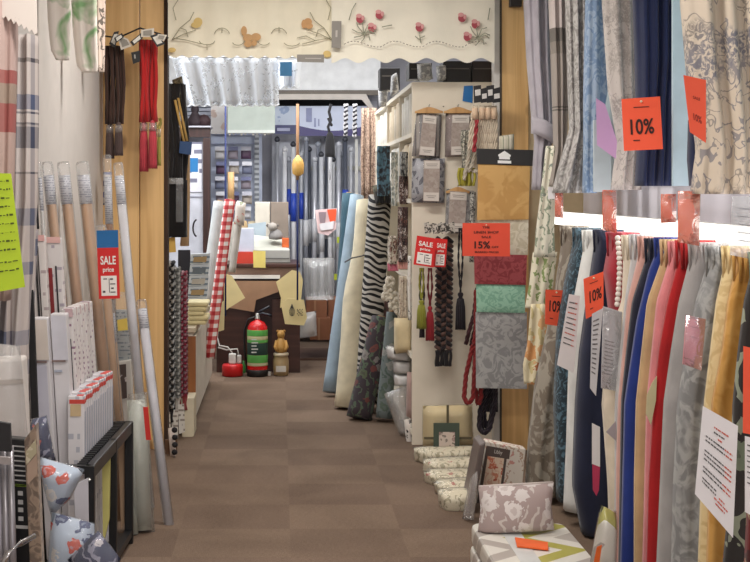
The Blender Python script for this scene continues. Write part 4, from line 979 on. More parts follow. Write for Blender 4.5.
wrapped_tube(82,162,119,520,4.7,4.6,13,KR,'brown kraft wrapped blind tube, rightmost of three','k')
wrapped_tube(101,225,124,510,4.85,4.75,10,(190,152,116),'bare brown tube showing below the red SALE tag','k')
wrapped_tube(110,300,127,505,4.95,4.85,8,(182,146,112),'thin brown tube just right of the SALE tag','k')
wrapped_tube(118,163,150,508,5.0,4.75,9.5,(214,212,216),'long white roller blind tube leaning on the pine boards','w',44)
wrapped_tube(141,300,169,526,4.75,4.54,10,(212,210,216),'shorter white roller blind tube standing on the carpet','w',30)
wrapped_tube(39,162,60,500,4.22,4.15,4,(204,200,196),'slim clear wrapped rod left of the kraft tubes','w',50)
wrapped_tube(107,155,116,430,5.3,5.2,8,(150,104,66),'brown wooden pole in wrap behind the white tube','k',70)
root = thing('wrapped_roll', W(143, 532, 4.42), 'clear wrapped blind bundle with red label at the end of the black rack', 'wrapped roll')
part(root, 'roll', MB().tube([W(136,400,4.5), W(143,530,4.44)], 0.042, 16), plain((196,198,186), 0.4), True)
part(root, 'plastic_sleeve', MB().puff([(128,394),(147,392),(155,532),(132,536)], 4.44, 0.16, 0.5), film(0.22, (226,226,220)), True)
part(root, 'red_label', MB().slab([(143,407),(148,407),(151,440),(146,440)], 4.28, 0.003), plain((214,52,44)))
root = thing('boxed_accessory', W(115, 400, 5.25), 'clear pack with a yellow sticker hanging behind the white tube', 'pack')
part(root, 'backing', MB().slab([(112,310),(130,310),(131,362),(113,362)], 5.25, 0.03), printed((176,182,184),(120,130,140),0.02,40.0))
part(root, 'yellow_sticker', MB().slab([(117,320),(127,318),(128,330),(118,331)], 5.2, 0.002), plain((232,202,96)))
part(root, 'plastic_wrap', MB().puff([(111,292),(132,292),(133,361),(112,361)], 5.25, 0.08, 0.4), film(0.18), True)
root = thing('boxed_accessory', W(120, 430, 5.2), 'white boxed blind fitting below the yellow sticker pack', 'pack')
part(root, 'box', MB().slab([(115,362),(131,360),(133,432),(117,434)], 5.22, 0.08), plain((206,200,192), 0.5), False, 0.004)
part(root, 'picture', MB().slab([(117,365),(126,364),(127,398),(118,400)], 5.2, 0.002), floral((70,56,52),((110,90,84),(190,180,176)),14.0,0.3,None,0.4))
solo('plaid_pack', MB().puff([(103,172),(112,172),(112,205),(103,205)], 5.6, 0.06, 0.3), stripes(2, ((0,(196,190,190)),(0.25,(92,96,136)),(0.5,(196,190,190)),(0.75,(84,86,120))), 0.13, 0.0, 0.0, 0.5), 'white and blue striped pack at the edge of the pine boards', 'pack', None, True)
sale = sale_tag([(97,248),(118.5,247.5),(120,298.5),(99,299)], 4.35, 'red SALE price tag with a blue top on the kraft tubes')
q = quad([(96.5,230.5),(118,230),(118.5,247.5),(97,248)], 4.35)
part(sale, 'blue_header', MB().prism(q, (0,0.002,0)), plain((24,108,172), 0.5))
# black wire rack with thin blind boxes
BKM = plain((22,22,24), 0.4)
rx, rtop = X_(90, 3.6), 0.53
ra, rb = (X_(90,3.62), Y_(3.62)), (X_(129,4.3), Y_(4.3))
root = thing('wire_rack', (ra[0]-0.15, (ra[1]+rb[1])/2, 0), 'low black metal rack holding thin blind boxes', 'rack')
for (x, y) in (ra, rb, (XL+0.07, ra[1]), (XL+0.07, rb[1])):
    part(root, 'post', MB().box(x-0.018, x+0.018, y-0.018, y+0.018, 0, rtop), BKM, False, 0.003)
midp = ((ra[0]*0.45+rb[0]*0.55), (ra[1]*0.45+rb[1]*0.55))
part(root, 'post', MB().box(midp[0]-0.016, midp[0]+0.016, midp[1]-0.016, midp[1]+0.016, 0, rtop), BKM, False, 0.003)
def beam(x0, y0, x1, y1, z0, z1, t):
    v = Vector((x1-x0, y1-y0, 0)).normalized(); n_ = Vector((-v.y, v.x, 0))*t/2
    return MB().prism([Vector((x0,y0,z0))-n_, Vector((x1,y1,z0))-n_, Vector((x1,y1,z0))+n_, Vector((x0,y0,z0))+n_], (0,0,z1-z0))
part(root, 'side_rail', beam(*ra, *rb, rtop-0.05, rtop, 0.03), plain((44,44,46), 0.35, 0.5), False, 0.004)
part(root, 'side_rail', beam(*ra, *rb, 0.03, 0.06, 0.03), BKM)
part(root, 'end_rail', beam(XL+0.07, ra[1], *ra, rtop-0.03, rtop, 0.03), BKM)
part(root, 'end_rail', beam(XL+0.07, rb[1], *rb, rtop-0.03, rtop, 0.03), BKM)
part(root, 'base', MB().prism([Vector((XL+0.06,ra[1],0.03)), Vector((*ra,0.03)), Vector((*rb,0.03)), Vector((XL+0.06,rb[1],0.03))], (0,0,0.015)), BKM)
for k in range(26):
    t = (k+0.5)/26; x = ra[0]+(rb[0]-ra[0])*t; y = ra[1]+(rb[1]-ra[1])*t
    part(root, 'divider_tooth', MB().box(x-0.05, x-0.016, y-0.005, y+0.005, rtop-0.008, rtop+0.004), BKM)
part(root, 'bolt', MB().lathe(Vector((ra[0], ra[1]-0.018, rtop-0.05)), [(0.001,-0.006),(0.007,0),(0.001,0.006)], 8), plain((210,206,200), 0.3, 0.8))
n = 13
proto = None
for k in range(n):
    t = (k+0.3)/n; d = 3.72+(4.26-3.72)*t
    xr = X_(83.5+ (113-83.5)*t, d); w_ = 0.062+0.006*(k % 2); y = Y_(d)
    zt = Z_(397-(397-371)*t, d)+0.004*((k*5) % 3)
    lb = 'white blind box with red top edge, '+('nearest in the black rack' if k == 0 else ('farthest in the black rack' if k == n-1 else f'{["","second","third","fourth","fifth","sixth","seventh","eighth","ninth","tenth","eleventh","twelfth"][k]} from the near end of the black rack'))
    if proto is None:
        proto = thing('blind_box', (xr, y, 0.046), lb, 'blind box', 'thin blind boxes in the black rack'); px0 = (xr, y, zt)
        part(proto, 'box', MB().box(xr-w_, xr, y, y+0.052, 0.046, zt), printed((216,212,214),(176,176,186),0.05,26.0,0.55), False, 0.003)
        part(proto, 'red_print', MB().box(xr-w_+0.006, xr+0.0015, y-0.0015, y+0.046, zt-0.028, zt-0.012).box(xr-0.03, xr-0.005, y+0.006, y+0.046, zt-0.001, zt+0.0015), plain((206,70,60), 0.5))
        part(proto, 'end_cap', MB().box(xr-w_+0.01, xr-0.012, y-0.003, y-0.0005, zt-0.075, zt-0.03), plain((206,180,140), 0.5))
        part(proto, 'barcode_panel', MB().box(xr+0.0004, xr+0.0018, y+0.012, y+0.046, zt-0.30, zt-0.06), plain((176,178,190), 0.5))
    else:
        dup(proto, (xr-px0[0], y-px0[1], 0.0), lb).scale = (1, 1, (zt-0.046)/(px0[2]-0.046))
# second row of blind boxes behind, standing on a ledge
def tall_box(x0, x1, y0, y1, d, dep, m, lab, top=None, bands=()):
    root = solo('blind_box', MB().slab([(x0,y0),(x1,y0),(x1+(y1-y0)*0.06,y1),(x0+(y1-y0)*0.06,y1)], d, dep), m, lab, 'blind box', 'upright blind boxes behind the black rack', False, 0.004)
    for (a, b, c) in bands:
        part(root, 'printed_band', MB().slab([(x0+a[0],y0+a[1]),(x0+b[0],y0+a[1]),(x0+b[0]+(b[1]-a[1])*0.06,y0+b[1]),(x0+a[0]+(b[1]-a[1])*0.06,y0+b[1])], d-0.004, 0.003), plain(c, 0.5))
    return root
WB = plain((210,206,208), 0.5, 0.0, 0.05)
tall_box(32,47,318,560,3.72,0.07,WB,'white blind box with beige end cap, left in the second row',None,(((0.5,2),(14.5,42),(216,204,194)),((0.5,43),(14.5,45),(120,100,96)),((1,47),(14.5,110),(196,194,206))))
tall_box(50,66,314,560,3.76,0.07,WB,'white blind box with grey label, right in the second row',None,(((0.5,2),(15.5,46),(204,202,210)),((0.5,46),(15.5,48),(130,110,104)),((4,56),(12,58),(170,176,190))))
for k in range(5):
    d = 3.86+0.12*k; x = 67+k*4.2
    tall_box(x-6,x+5.5,309-k*1.6,520,d,0.10,printed((214,208,206),(140,110,130),0.022,40.0,0.58),f'white printed blind box, {ordn[k]} of five from the near end behind the rack',None,(((4,-0.5),(11.4,8),(206,176,180)),((8,30),(10,100),(40,40,44)) if k in (0,2) else ((8,12),(10,40),(176,140,170))))
tall_box(30,44,236,330,4.0,0.06,printed((216,208,204),(176,160,160),0.03,30.0,0.6),'tall white flat pack with black stripes, left in the upper row',None,(((4,10),(6,92),(34,32,34)),((7,10),(8,92),(60,52,52)),((0,-1),(14,5),(220,170,166))))
tall_box(46,60,238,326,4.05,0.06,printed((214,208,206),(170,160,170),0.03,30.0,0.6),'tall white flat pack with dark red stripe, right in the upper row',None,(((2,30),(6,86),(134,32,34)),((9,28),(10.5,86),(34,32,36)),((0,-1),(14,5),(220,176,170))))
solo('black_strip', MB().slab([(35,194),(37,194),(39,229),(37,229)], 3.95, 0.01), plain((26,24,26)), 'thin black strip hanging beside the blue plaid curtain', 'strip')
solo('black_board', MB().slab([(27,290),(33,290),(40,470),(33,470)], 3.66, 0.02), plain((24,22,24)), 'narrow black board left of the second row of blind boxes', 'board')
solo('storage_ledge', MB().box(XL+0.005, X_(66,3.9), Y_(3.74), Y_(4.52), 0.02, 0.045) if False else MB().box(XL+0.01, XL+0.04, Y_(3.70), Y_(4.6), 0.05, 0.52), plain((40,36,36)), 'dark back board behind the rack against the white wall', 'board')
solo('blind_box', MB().slab([(73,486),(88,478),(89,560),(77,560)], 3.60, 0.03), plain((206,204,212),0.5), 'pale lilac-white blind box low behind the near rack post', 'blind box', None, False, 0.003)
solo('paper_roll', MB().slab([(102,462),(110,450),(109,520),(103,545)], 3.95, 0.03), plain((206,198,120)), 'pale yellow paper sheet inside the black rack', 'paper')
solo('cardboard_sheet', MB().slab([(118,440),(124,430),(126,520),(121,530)], 4.3, 0.02), plain((170,140,112)), 'brown cardboard sheet inside the far end of the rack', 'cardboard')
solo('blind_tube', MB().tube([W(128,430,4.42), W(134,534,4.4)], 0.02, 14), plain((190,196,186), 0.4), 'pale green wrapped tube right beside the far rack post', 'blind', None, True)
# bags of novelty bedding in the left foreground
BOAT = floral((186,198,214),((206,74,56),(226,222,218),(206,84,64),(70,80,120)),9.0,0.34,None,0.25)
NAVY = floral((46,52,88),((214,206,206),(190,80,70),(206,200,204)),10.0,0.28,(150,150,170),0.35)
pack('bedding_bag', [(36,456),(84,470),(70,498),(52,516)], 3.32, 0.14, BOAT, 'pale blue bag with red boats, upper one beside the rack post', 'bedding bag', 'clear bags of boat print bedding', 0.5)
pack('bedding_bag', [(52,512),(94,524),(96,640),(42,650)], 3.26, 0.12, BOAT, 'pale blue bag with red boats, lower one', 'bedding bag', 'clear bags of boat print bedding', 0.5)
pack('bedding_bag', [(68,560),(98,531),(120,558),(100,640)], 3.06, 0.10, NAVY, 'navy bag with white sailing boats at the bottom of the photo', 'bedding bag', 'clear bags of boat print bedding', 0.5)
pack('bedding_bag', [(30,420),(46,416),(56,462),(33,462)], 3.45, 0.10, NAVY, 'navy bag with sailing boats standing above the pale blue bags', 'bedding bag', 'clear bags of boat print bedding', 0.4)
# boxed curtain poles in the left corner
root = thing('boxed_item', W(16, 452, 3.1), 'tall cream wrapped box at the left edge of the photo', 'box')
part(root, 'box', MB().slab([(-16,360),(22,358),(34,640),(-14,640)], 3.2, 0.10), plain((214,206,200), 0.4), False, 0.01)
part(root, 'band', MB().slab([(-16,381),(23,379),(23,384),(-16,386)], 3.195, 0.004), plain((180,168,158)))
part(root, 'plastic_wrap', MB().puff([(-16,342),(20,346),(30,460),(-14,460)], 3.2, 0.14, 0.4), film(0.2), True)
root = thing('boxed_item', W(24, 560, 2.98), 'black printed box with small white symbols in the left foreground', 'box')
part(root, 'box', MB().slab([(8,438),(30,440),(36,660),(12,660)], 3.0, 0.05), plain((26,26,28), 0.35), False, 0.004)
q = quad([(8,438),(30,440),(36,660),(12,660)], 3.0)
mb = MB()
for k in range(9): uvquad(mb, q, 0.2, 0.03+0.022*k, 0.75+0.1*(k % 2), 0.036+0.022*k)
for k, v in enumerate((0.235,0.275,0.31,0.35)): uvquad(mb, q, 0.4, v, 0.62, v+0.02)
uvquad(uvquad(uvquad(mb, q, 0.2, 0.39, 0.95, 0.405), q, 0.2, 0.39, 0.26, 0.44), q, 0.9, 0.39, 0.95, 0.44)
part(root, 'white_print', mb, plain((196,194,192))); part(root, 'green_line', uvquad(MB(), q, 0.1, 0.205, 0.95, 0.214), plain((150,180,60)))
root = thing('boxed_item', W(36, 560, 2.95), 'narrow brown picture box beside the black printed box', 'box')
part(root, 'box', MB().slab([(24,440),(36,424),(46,660),(34,660)], 2.97, 0.05), damask((112,96,84),(150,130,112),14.0,1.5), False, 0.004)
q = quad([(24,440),(36,424),(46,660),(34,660)], 2.97)
part(root, 'picture', uvquad(MB(), q, 0.1, 0.06, 0.95, 0.12), floral((180,170,140),((120,120,70),(206,196,170)),20.0,0.4)); part(root, 'beige_panel', uvquad(MB(), q, 0.15, 0.125, 0.95, 0.21), plain((186,160,140)))
root = thing('curtain_pole_pack', W(6, 560, 2.9), 'clear pack of grey metal curtain poles in the left corner', 'curtain poles')
for k in range(4): part(root, 'pole', MB().tube([W(-8+k*6, 452-2*k, 2.94), W(-4+k*6.5, 660, 2.92)], 0.011, 12), plain((150,146,150), 0.3, 0.6), True)
part(root, 'header_card', MB().slab([(-14,420),(10,424),(11,452),(-14,450)], 2.9, 0.02), plain((40,38,40)))
part(root, 'grey_band', MB().slab([(-14,456),(10,458),(10,465),(-14,463)], 2.88, 0.02), plain((160,152,150)))
solo('hanger_rail', MB().tube([W(2,566,2.75), W(8,552,2.75), W(20,544,2.78), W(34,536,2.85)], 0.008, 10), plain((206,204,204), 0.2, 0.9), 'chrome rail end at the bottom left of the photo', 'rail', None, True)
# tassel bunches on the pine boards
def bunch(x0, x1, yt, ym, yb, d, n, col, col2, lab, r=0.008, seed=0):
    root = thing('tassel_bunch', W((x0+x1)/2, yb, d), lab, 'tassels', 'bunches of tassel tiebacks on the pine boards')
    part(root, 'cords', strands(MB(), x0, x1, yt, ym, d, n, r, seed, 2.0, 0.03), cloth(col), True)
    k = max(2, n//5)
    for i in range(k):
        x = x0+(x1-x0)*(i+0.5)/k
        mb = tassel_mb(x, ym-2, yb-3*(i % 2), (x1-x0)/k*0.95, d-0.02*(i % 2), 12)
        part(root, 'tassel_skirt', mb, cloth(col2), True)
        c0, c1 = W(x, ym+1, d-0.02*(i % 2)), W(x, ym+9, d-0.02*(i % 2))
        part(root, 'clear_cuff', MB().tube([c1, c0], (x1-x0)/k*0.45/F*Y_(d), 12), film(0.35, (236,226,220)), True)
    return root
TD = 5.72
bunch(105.5,123,46,124,158,TD,14,(66,42,32),(88,70,66),'dark brown tassel bunch on the left pine board',0.010,1)
bunch(139.5,157,40,122,171,TD,12,(186,28,28),(198,66,78),'bright red tassel bunch with pink skirts on the right pine board',0.011,2)
bunch(154,161,118,128,168,TD+0.03,5,(150,140,60),(176,166,80),'thin olive tassel half hidden beside the red tassels',0.006,3)
root = thing('display_hook', W(138, 40, TD-0.05), 'wire display hooks with a row of black and white tags on the pine boards', 'hook')
part(root, 'wire', MB().tube([W(105,36,TD), W(118,38,TD-0.06), W(140,28,TD-0.07), W(160,34,TD-0.05), W(168,38,TD)], 0.005, 8), BKM, True)
for k, px in enumerate(([(109,44),(114,32),(119,31),(115,48)],[(117,34),(128,39),(132,46),(121,50)],[(130,42),(141,33),(143,38),(133,46)],[(141,30),(154,28),(154,37),(141,37)],[(150,36),(158,33),(165,44),(157,47)],[(158,34),(167,35),(164,41),(156,39)],[(114,38),(122,33),(124,37),(116,43)])):
    tg = part(root, 'tag', MB().slab(px, TD-0.07-0.006*k, 0.004), plain((40,38,38), 0.4) if k % 2 == 0 else plain((214,206,192), 0.5))
    cx = sum(p[0] for p in px)/4; cy = sum(p[1] for p in px)/4
    part(tg, 'tag_face', MB().slab([((p[0]-cx)*0.65+cx, (p[1]-cy)*0.65+cy) for p in px], TD-0.072-0.006*k, 0.001), plain((226,222,212)) if k % 2 == 0 else plain((150,144,134)))
o, q = card('hang_tag', [(131,52.5),(140,50.5),(140,61.5),(133,64)], TD-0.03, plain((34,32,32), 0.4), 'small black square tag left of the red tassels', 'tag')
part(o, 'logo', uvquad(MB(), q, 0.3, 0.25, 0.45, 0.6), plain((190,186,180)))
# black trims hanging inside the doorway
TB = 6.05
root = thing('tassel_bunch', W(176, 237, TB), 'large bunch of black fringe and tassels inside the doorway', 'tassels')
part(root, 'cords', strands(MB(), 162, 184, 84, 185, TB, 16, 0.013, 5, 4.0, 0.05), cloth((26,22,24)), True)
part(root, 'fringe', MB().loft([[W(x, y, TB)+Vector((0, o, 0)) for x, o in ([(160+1.5*(y-178)/60*-1+2+k*2.6-(0 if y > 190 else 0), -0.05-0.012*(k % 2)) for k in range(11)]+[(187-k*2.6, 0.04) for k in range(11)])] for y in (237, 225, 205, 190, 180)]), cloth((18,16,18)), True)
part(root, 'clear_band', MB().loft([[W(x, y, TB)+Vector((0, o, 0)) for x, o in ((162,-0.075),(172,-0.08),(184,-0.075),(184,-0.07),(162,-0.07))] for y in (184, 178)]), film(0.2))
part(root, 'clear_sleeve', MB().rect(176,178,183,222,TB-0.07,0.004), film(0.1))
part(root, 'yellow_tag', MB().slab([(166,238),(175,237),(176,252),(165,253)], TB-0.02, 0.004), plain((216,176,90)))
part(root, 'blue_tag', MB().slab([(180,141),(192,142),(191,155),(179,153)], TB-0.05, 0.01), plain((30,70,120), 0.4))
part(root, 'wooden_sticks', MB().tube([W(175,100,TB-0.04), W(184,142,TB-0.04)], 0.008, 8).tube([W(178,98,TB-0.03), W(187,141,TB-0.03)], 0.008, 8), plain((206,166,96)), True)
solo('folded_cloth', MB().puff([(172,80),(182,76),(186,104),(178,108)], TB+0.05, 0.1, 0.5), damask((150,140,116),(90,80,60),14.0,1.0), 'crumpled olive cloth over the black tassels inside the doorway', 'cloth', None, True)
solo('fabric_sample', drape([(150,182,190),(200,184,190),(246,180,189)], TB+0.12, 0.05, 1, 0.006, 3, 8), cloth((196,160,120)), 'tan fabric strip behind the black fringe', 'fabric', None, True)
solo('blue_label', MB().rect(190,158,198,172,7.9,0.004), plain((40,120,180), 0.5), 'small blue label on the white cupboard front', 'label')
def checker_trim(x0, x1, y0, y1, d, ca, cb, lab, n=26, tail=None):
    n = int(n*1.5)
    root = thing('woven_trim', W((x0+x1)/2, y1, d), lab, 'trim', 'woven chain trims inside the doorway')
    a, b = MB(), MB()
    cols = max(2, round((x1-x0)/3.4))
    for k in range(n):
        y = y0+(y1-y0)*(k+0.5)/n; h = (y1-y0)/n
        for j in range(cols):
            w_ = (x1-x0)/cols; x = x0+w_*j
            (a if (k+j) % 2 else b).tube([W(x+0.3, y+h*0.45, d), W(x+w_*0.5, y, d-0.02), W(x+w_-0.3, y-h*0.45, d)], h*0.62/F*Y_(d)*0.9, 7)
    part(root, 'dark_strand' if sum(ca) < 200 else 'coloured_strand', a, cloth(ca), True); part(root, 'light_strand', b, cloth(cb), True)
    if tail: part(root, 'fringe', strands(MB(), x0, x1, y1-2, y1+14, d, cols*3, 0.008, 8, 1.2), cloth(tail), True)
    return root
checker_trim(162,174,262,408,TB,(22,20,22),(196,194,192),'black and white woven chain trim nearest the pine board',24,(26,22,24))
checker_trim(173,180,268,398,TB+0.05,(150,148,142),(226,222,214),'grey and white woven chain trim, second inside the doorway',26,(190,180,170))
checker_trim(180,187,272,396,TB+0.1,(166,36,66),(206,150,160),'crimson and pink woven chain trim, third inside the doorway',26,(150,60,60))
solo('dark_board', MB().slab([(160,86),(166,86),(166,470),(160,470)], TB+0.16, 0.02), plain((30,24,24)), 'dark narrow board behind the black trims', 'board')
for k, px in enumerate(([(163,414),(170,412),(171,440),(164,442)],[(171,410),(178,410),(178,438),(172,440)],[(178,405),(184,404),(185,432),(179,434)])):
    solo('trim_card', MB().slab(px, TB-0.03+0.03*k, 0.012), printed((220,214,204),(150,140,130),0.03,50.0,0.5), ['white trim card below the black and white chain trim','white trim card below the grey chain trim','white trim card below the crimson chain trim'][k], 'card', 'trim cards near the floor inside the doorway')
root = thing('pompom_trim', W(174, 480, 5.7), 'string of black pompoms on white braid near the floor', 'trim')
part(root, 'braid', MB().tube([W(171,428,5.72), W(173,452,5.72), W(173,478,5.72)], 0.018, 10), plain((222,206,196)), True)
for k in range(6):
    c = W(174.5+0.4*math.sin(k), 430+k*7.4, 5.68); part(root, 'pompom', MB().lathe(c, [(0.001,-0.017),(0.013,-0.012),(0.018,0),(0.013,0.012),(0.001,0.017)], 10), plain((28,24,28)), True)
solo('wooden_skirting', MB().slab([(165,440),(177,440),(177,510),(166,512)], 5.75, 0.03), plain((110,78,54)), 'brown wooden board end behind the pompom string', 'board')
solo('white_box', MB().slab([(181,398),(194,398),(194,436),(182,444)], 6.15, 0.25), plain((226,214,186), 0.6), 'cream box end on the floor at the foot of the counter', 'box', None, False, 0.004)
# =================================================================== back room, left counter
ca, cb = 6.35, 7.9
cx = X_(200, 6.87)
root = thing('side_counter', (cx-0.3, Y_(7.1), 0), 'low cream counter along the left of the back room', 'counter')
part(root, 'carcass', MB().box(-1.4, cx, Y_(ca), Y_(cb), 0.06, 0.62), plain((216,206,190), 0.5), False, 0.004)
part(root, 'plinth', MB().box(-1.35, cx-0.03, Y_(ca)+0.03, Y_(cb), 0.0, 0.058), plain((60,52,46)))
part(root, 'worktop', MB().box(-1.42, cx+0.015, Y_(ca)-0.015, Y_(cb)+0.01, 0.622, 0.655), plain((206,192,166), 0.4), False, 0.004)
part(root, 'end_panel', MB().box(X_(187,6.35), X_(196,6.35), Y_(ca)-0.03, Y_(ca)-0.016, 0.07, 0.60), wood((158,98,50),(120,70,34),1.0,False))
for k in range(4): part(root, 'cupboard_door', MB().box(cx+0.001, cx+0.016, Y_(ca)+0.03+k*0.55, Y_(ca)+0.56+k*0.55, 0.08, 0.60), plain((220,212,198), 0.5), False, 0.003)
mb = MB()
for k in range(5):
    z = 0.656+0.028*k
    mb.box(X_(187,6.5)+0.01*(k % 2), X_(205,6.5)+0.012*((k+1) % 3), Y_(6.45), Y_(6.45)+0.28, z, z+0.026)
for k in range(5):
    z = 0.657+0.03*k
    solo('folded_towel', MB().box(X_(187,6.5)+0.012*(k % 2), X_(205,6.5)+0.012*((k+1) % 3), Y_(6.45), Y_(6.45)+0.28, z, z+0.028), cloth((232,218,168)), ['lowest cream folded towel on the side counter','second cream folded towel from the bottom of the pile','middle cream folded towel of the pile','fourth cream folded towel from the bottom of the pile','topmost cream folded towel of the pile'][k], 'towel', 'pile of cream folded towels', False, 0.011)
cardm = printed((206,212,218),(120,136,150),0.035,30.0,0.42)
for k in range(6):
    y0 = 254+k*11
    px = [(191-k*0.8,y0),(210-k*0.8,y0-1),(209-k*0.8,y0+10),(190-k*0.8,y0+10.5)]
    o = solo('packaged_notion', MB().slab(px, 6.9, 0.05), cardm, 'pale blue printed pack, '+['topmost','second','third','fourth','fifth','lowest'][k]+' in the column beside the gingham roll', 'pack', 'column of small packs beside the gingham roll', False, 0.004)
    part(o, 'picture', MB().slab([(px[0][0]+3,y0+3),(px[1][0]-3,y0+2.4),(px[2][0]-3,y0+8),(px[3][0]+3,y0+8.2)], 6.89, 0.003), plain([(176,150,110),(110,120,130),(196,190,180)][k % 3]))
solo('black_board', MB().slab([(178,250),(190,250),(193,320),(186,330),(178,330)], 7.2, 0.03), plain((44,42,50)), 'dark grey board between the trims and the small packs', 'board')
# gingham and white rolls
def roll2(lab, x0, y0, e0, x1, y1, e1, w0, w1, m, r=None):
    return roll(lab, x0, y0, e0, x1, y1, e1, w0, w1, m, 1, 'fabric_roll')
s_ = NT('gingham'); gx, gy, gz = s_.xyz()
ga = s_.math('LESS_THAN', s_.math('FRACT', s_.math('DIVIDE', s_.math('ADD', gz, 10.0), 0.06)), 0.5)
gb = s_.math('LESS_THAN', s_.math('FRACT', s_.math('DIVIDE', s_.math('ADD', s_.math('ADD', gx, s_.math('MULTIPLY', gz, -0.12)), 10.0), 0.06)), 0.5)
GING = s_.done(s_.ramp(s_.math('MULTIPLY', s_.math('ADD', ga, gb), 0.5), [(0.0,(236,226,222)),(0.34,(206,112,108)),(0.8,(168,36,42))], True), 0.85)
roll2('red and white gingham fabric roll leaning by the desk', 230, 200, 7.4, 209, 358, 7.25, 11, 11, GING)
roll2('pale white fabric roll left of the gingham roll', 220, 202, 7.55, 206, 304, 7.45, 13, 13, cloth((206,208,206)))
roll2('white fabric roll right of the gingham roll', 241, 205, 7.75, 232, 272, 7.7, 7, 7, cloth((186,178,168)))
solo('floral_cloth', MB().puff([(236,200),(246,203),(244,226),(234,224)], 7.7, 0.1, 0.5), floral((206,196,186),((176,60,60),(206,120,110),(120,130,100)),18.0,0.4), 'red flowered cloth bundle on top of the white roll', 'cloth', None, True)
# desk
DB = 8.3
dk = wood((70,40,32),(46,26,22),1.0,False,0.35,'x')
dxa, dxb = X_(214,DB), X_(300,DB); zt = Z_(264,DB)
root = thing('shop_desk', ((dxa+dxb)/2, Y_(DB)+0.4, 0), 'dark brown shop desk with a till at the end of the aisle', 'desk')
part(root, 'desktop', MB().box(dxa, dxb, Y_(DB), Y_(DB)+0.8, zt-0.03, zt), dk, False, 0.004)
part(root, 'light_edge', MB().box(dxa+0.1, X_(280,DB), Y_(DB)-0.03, Y_(DB)-0.001, Z_(278.5,DB), Z_(275,DB)), plain((240,232,222), 0.4))
part(root, 'apron', MB().box(dxa+0.02, dxb-0.02, Y_(DB)+0.01, Y_(DB)+0.03, zt-0.12, zt-0.031), plain((120,92,76), 0.5))
part(root, 'leg_panel', MB().box(dxa+0.02, X_(250,DB), Y_(DB)+0.035, Y_(DB)+0.06, 0, zt-0.12), dk)
part(root, 'leg_panel', MB().box(X_(272,DB), dxb, Y_(DB)+0.02, Y_(DB)+0.06, 0, Z_(300,DB)), dk)
part(root, 'front_panel', MB().box(X_(226,DB), X_(292,DB), Y_(DB)+0.10, Y_(DB)+0.125, 0, zt-0.12), plain((52,30,30), 0.4))
solo('brown_paper', MB().slab([(232,281),(281,281),(278,292),(256,300),(254,312),(230,308)], 8.24, 0.004), plain((168,130,100)), 'brown wrapping paper hanging from the desk edge', 'paper')
solo('cardboard_sheet', MB().slab([(256,306),(275,303),(275,372),(258,376)], 8.42, 0.02), plain((156,124,96)), 'brown cardboard sheet standing behind the fire extinguisher', 'cardboard')
# things on the desk
def deskbox(x0, y0, x1, y1, d, dep, m, lab, name='box', cat='box', bev=0.006):
    a = MB().slab([(x0,y0),(x1,y0),(x1,y1),(x0,y1)], d, dep)
    for p in a.v:
        if p.z < zt+0.06: p.z = max(p.z, zt+0.001)
    return solo(name, a, m, lab, cat, None, False, bev)
deskbox(255,202,270,244,8.75,0.2,plain((214,206,192)),'tall cream box behind the till')
deskbox(270.5,202,288.5,246,8.74,0.2,plain((142,128,116)),'tall taupe box behind the till')
till = deskbox(247,250,290,265,8.42,0.25,plain((168,166,160),0.4),'grey till drawer on the dark brown desk','cash_till','till')
part(till, 'keyboard_top', MB().prism([W(248,250,8.43),W(289,250,8.43),W(286,240,8.62),W(254,236,8.62)], (0,0.02,0.01)), plain((196,196,184), 0.4))
part(till, 'display', MB().slab([(248,224),(266,222),(266,238),(248,238)], 8.64, 0.03), plain((176,190,200), 0.3))
part(till, 'drawer_line', MB().rect(249,258,289,258.8,8.415,0.002), plain((90,88,84)))
cs = deskbox(238,228,254,252,8.38,0.06,plain((206,210,226),0.4),'white leaning price card stand on the desk','card_stand','card stand')
part(cs, 'red_base', MB().rect(236,252,253.5,264,8.365,0.08), plain((206,66,50),0.4))
solo('sticky_note', MB().slab([(253,250.5),(265.5,251),(265.5,268),(253.5,267.5)], 8.26, 0.002), plain((236,214,120)), 'yellow note stuck on the desk edge', 'note')
deskbox(222,222,238,262,8.62,0.12,plain((186,182,172)),'grey-beige box stack left of the card stand')
root = thing('toy_figure', W(274, 240, 8.5), 'small grey and white soft toy on the till', 'toy')
part(root, 'body', MB().lathe(W(276,240,8.5), [(0.001,0),(0.06,0.01),(0.065,0.04),(0.04,0.08),(0.001,0.1)], 14), plain((140,136,134)), True)
part(root, 'head', MB().lathe(W(272.5,231,8.49), [(0.001,0),(0.03,0.008),(0.045,0.035),(0.03,0.065),(0.001,0.075)], 14), plain((176,168,160)), True)
for sx in (-1, 1): part(root, 'ear', MB().lathe(W(272.5+sx*5,227,8.49), [(0.001,0),(0.016,0.012),(0.001,0.03)], 10), plain((120,112,106)), True)
deskbox(282,238,289,248,8.46,0.06,plain((222,106,52)),'small orange box at the right end of the till')
for k, (x, y, c) in enumerate(((241,203,(176,150,110)),(250,210,(206,190,160)))):
    solo('vase', MB().lathe(W(x+2,248,8.72+0.2*k), [(0.02,0),(0.06,0.03),(0.075,0.12),(0.04,0.2),(0.035,0.24),(0.001,0.245)], 16), plain(c), ['olive ornament behind the card stand','pale ornament behind the cream box'][k], 'ornament', None, True)
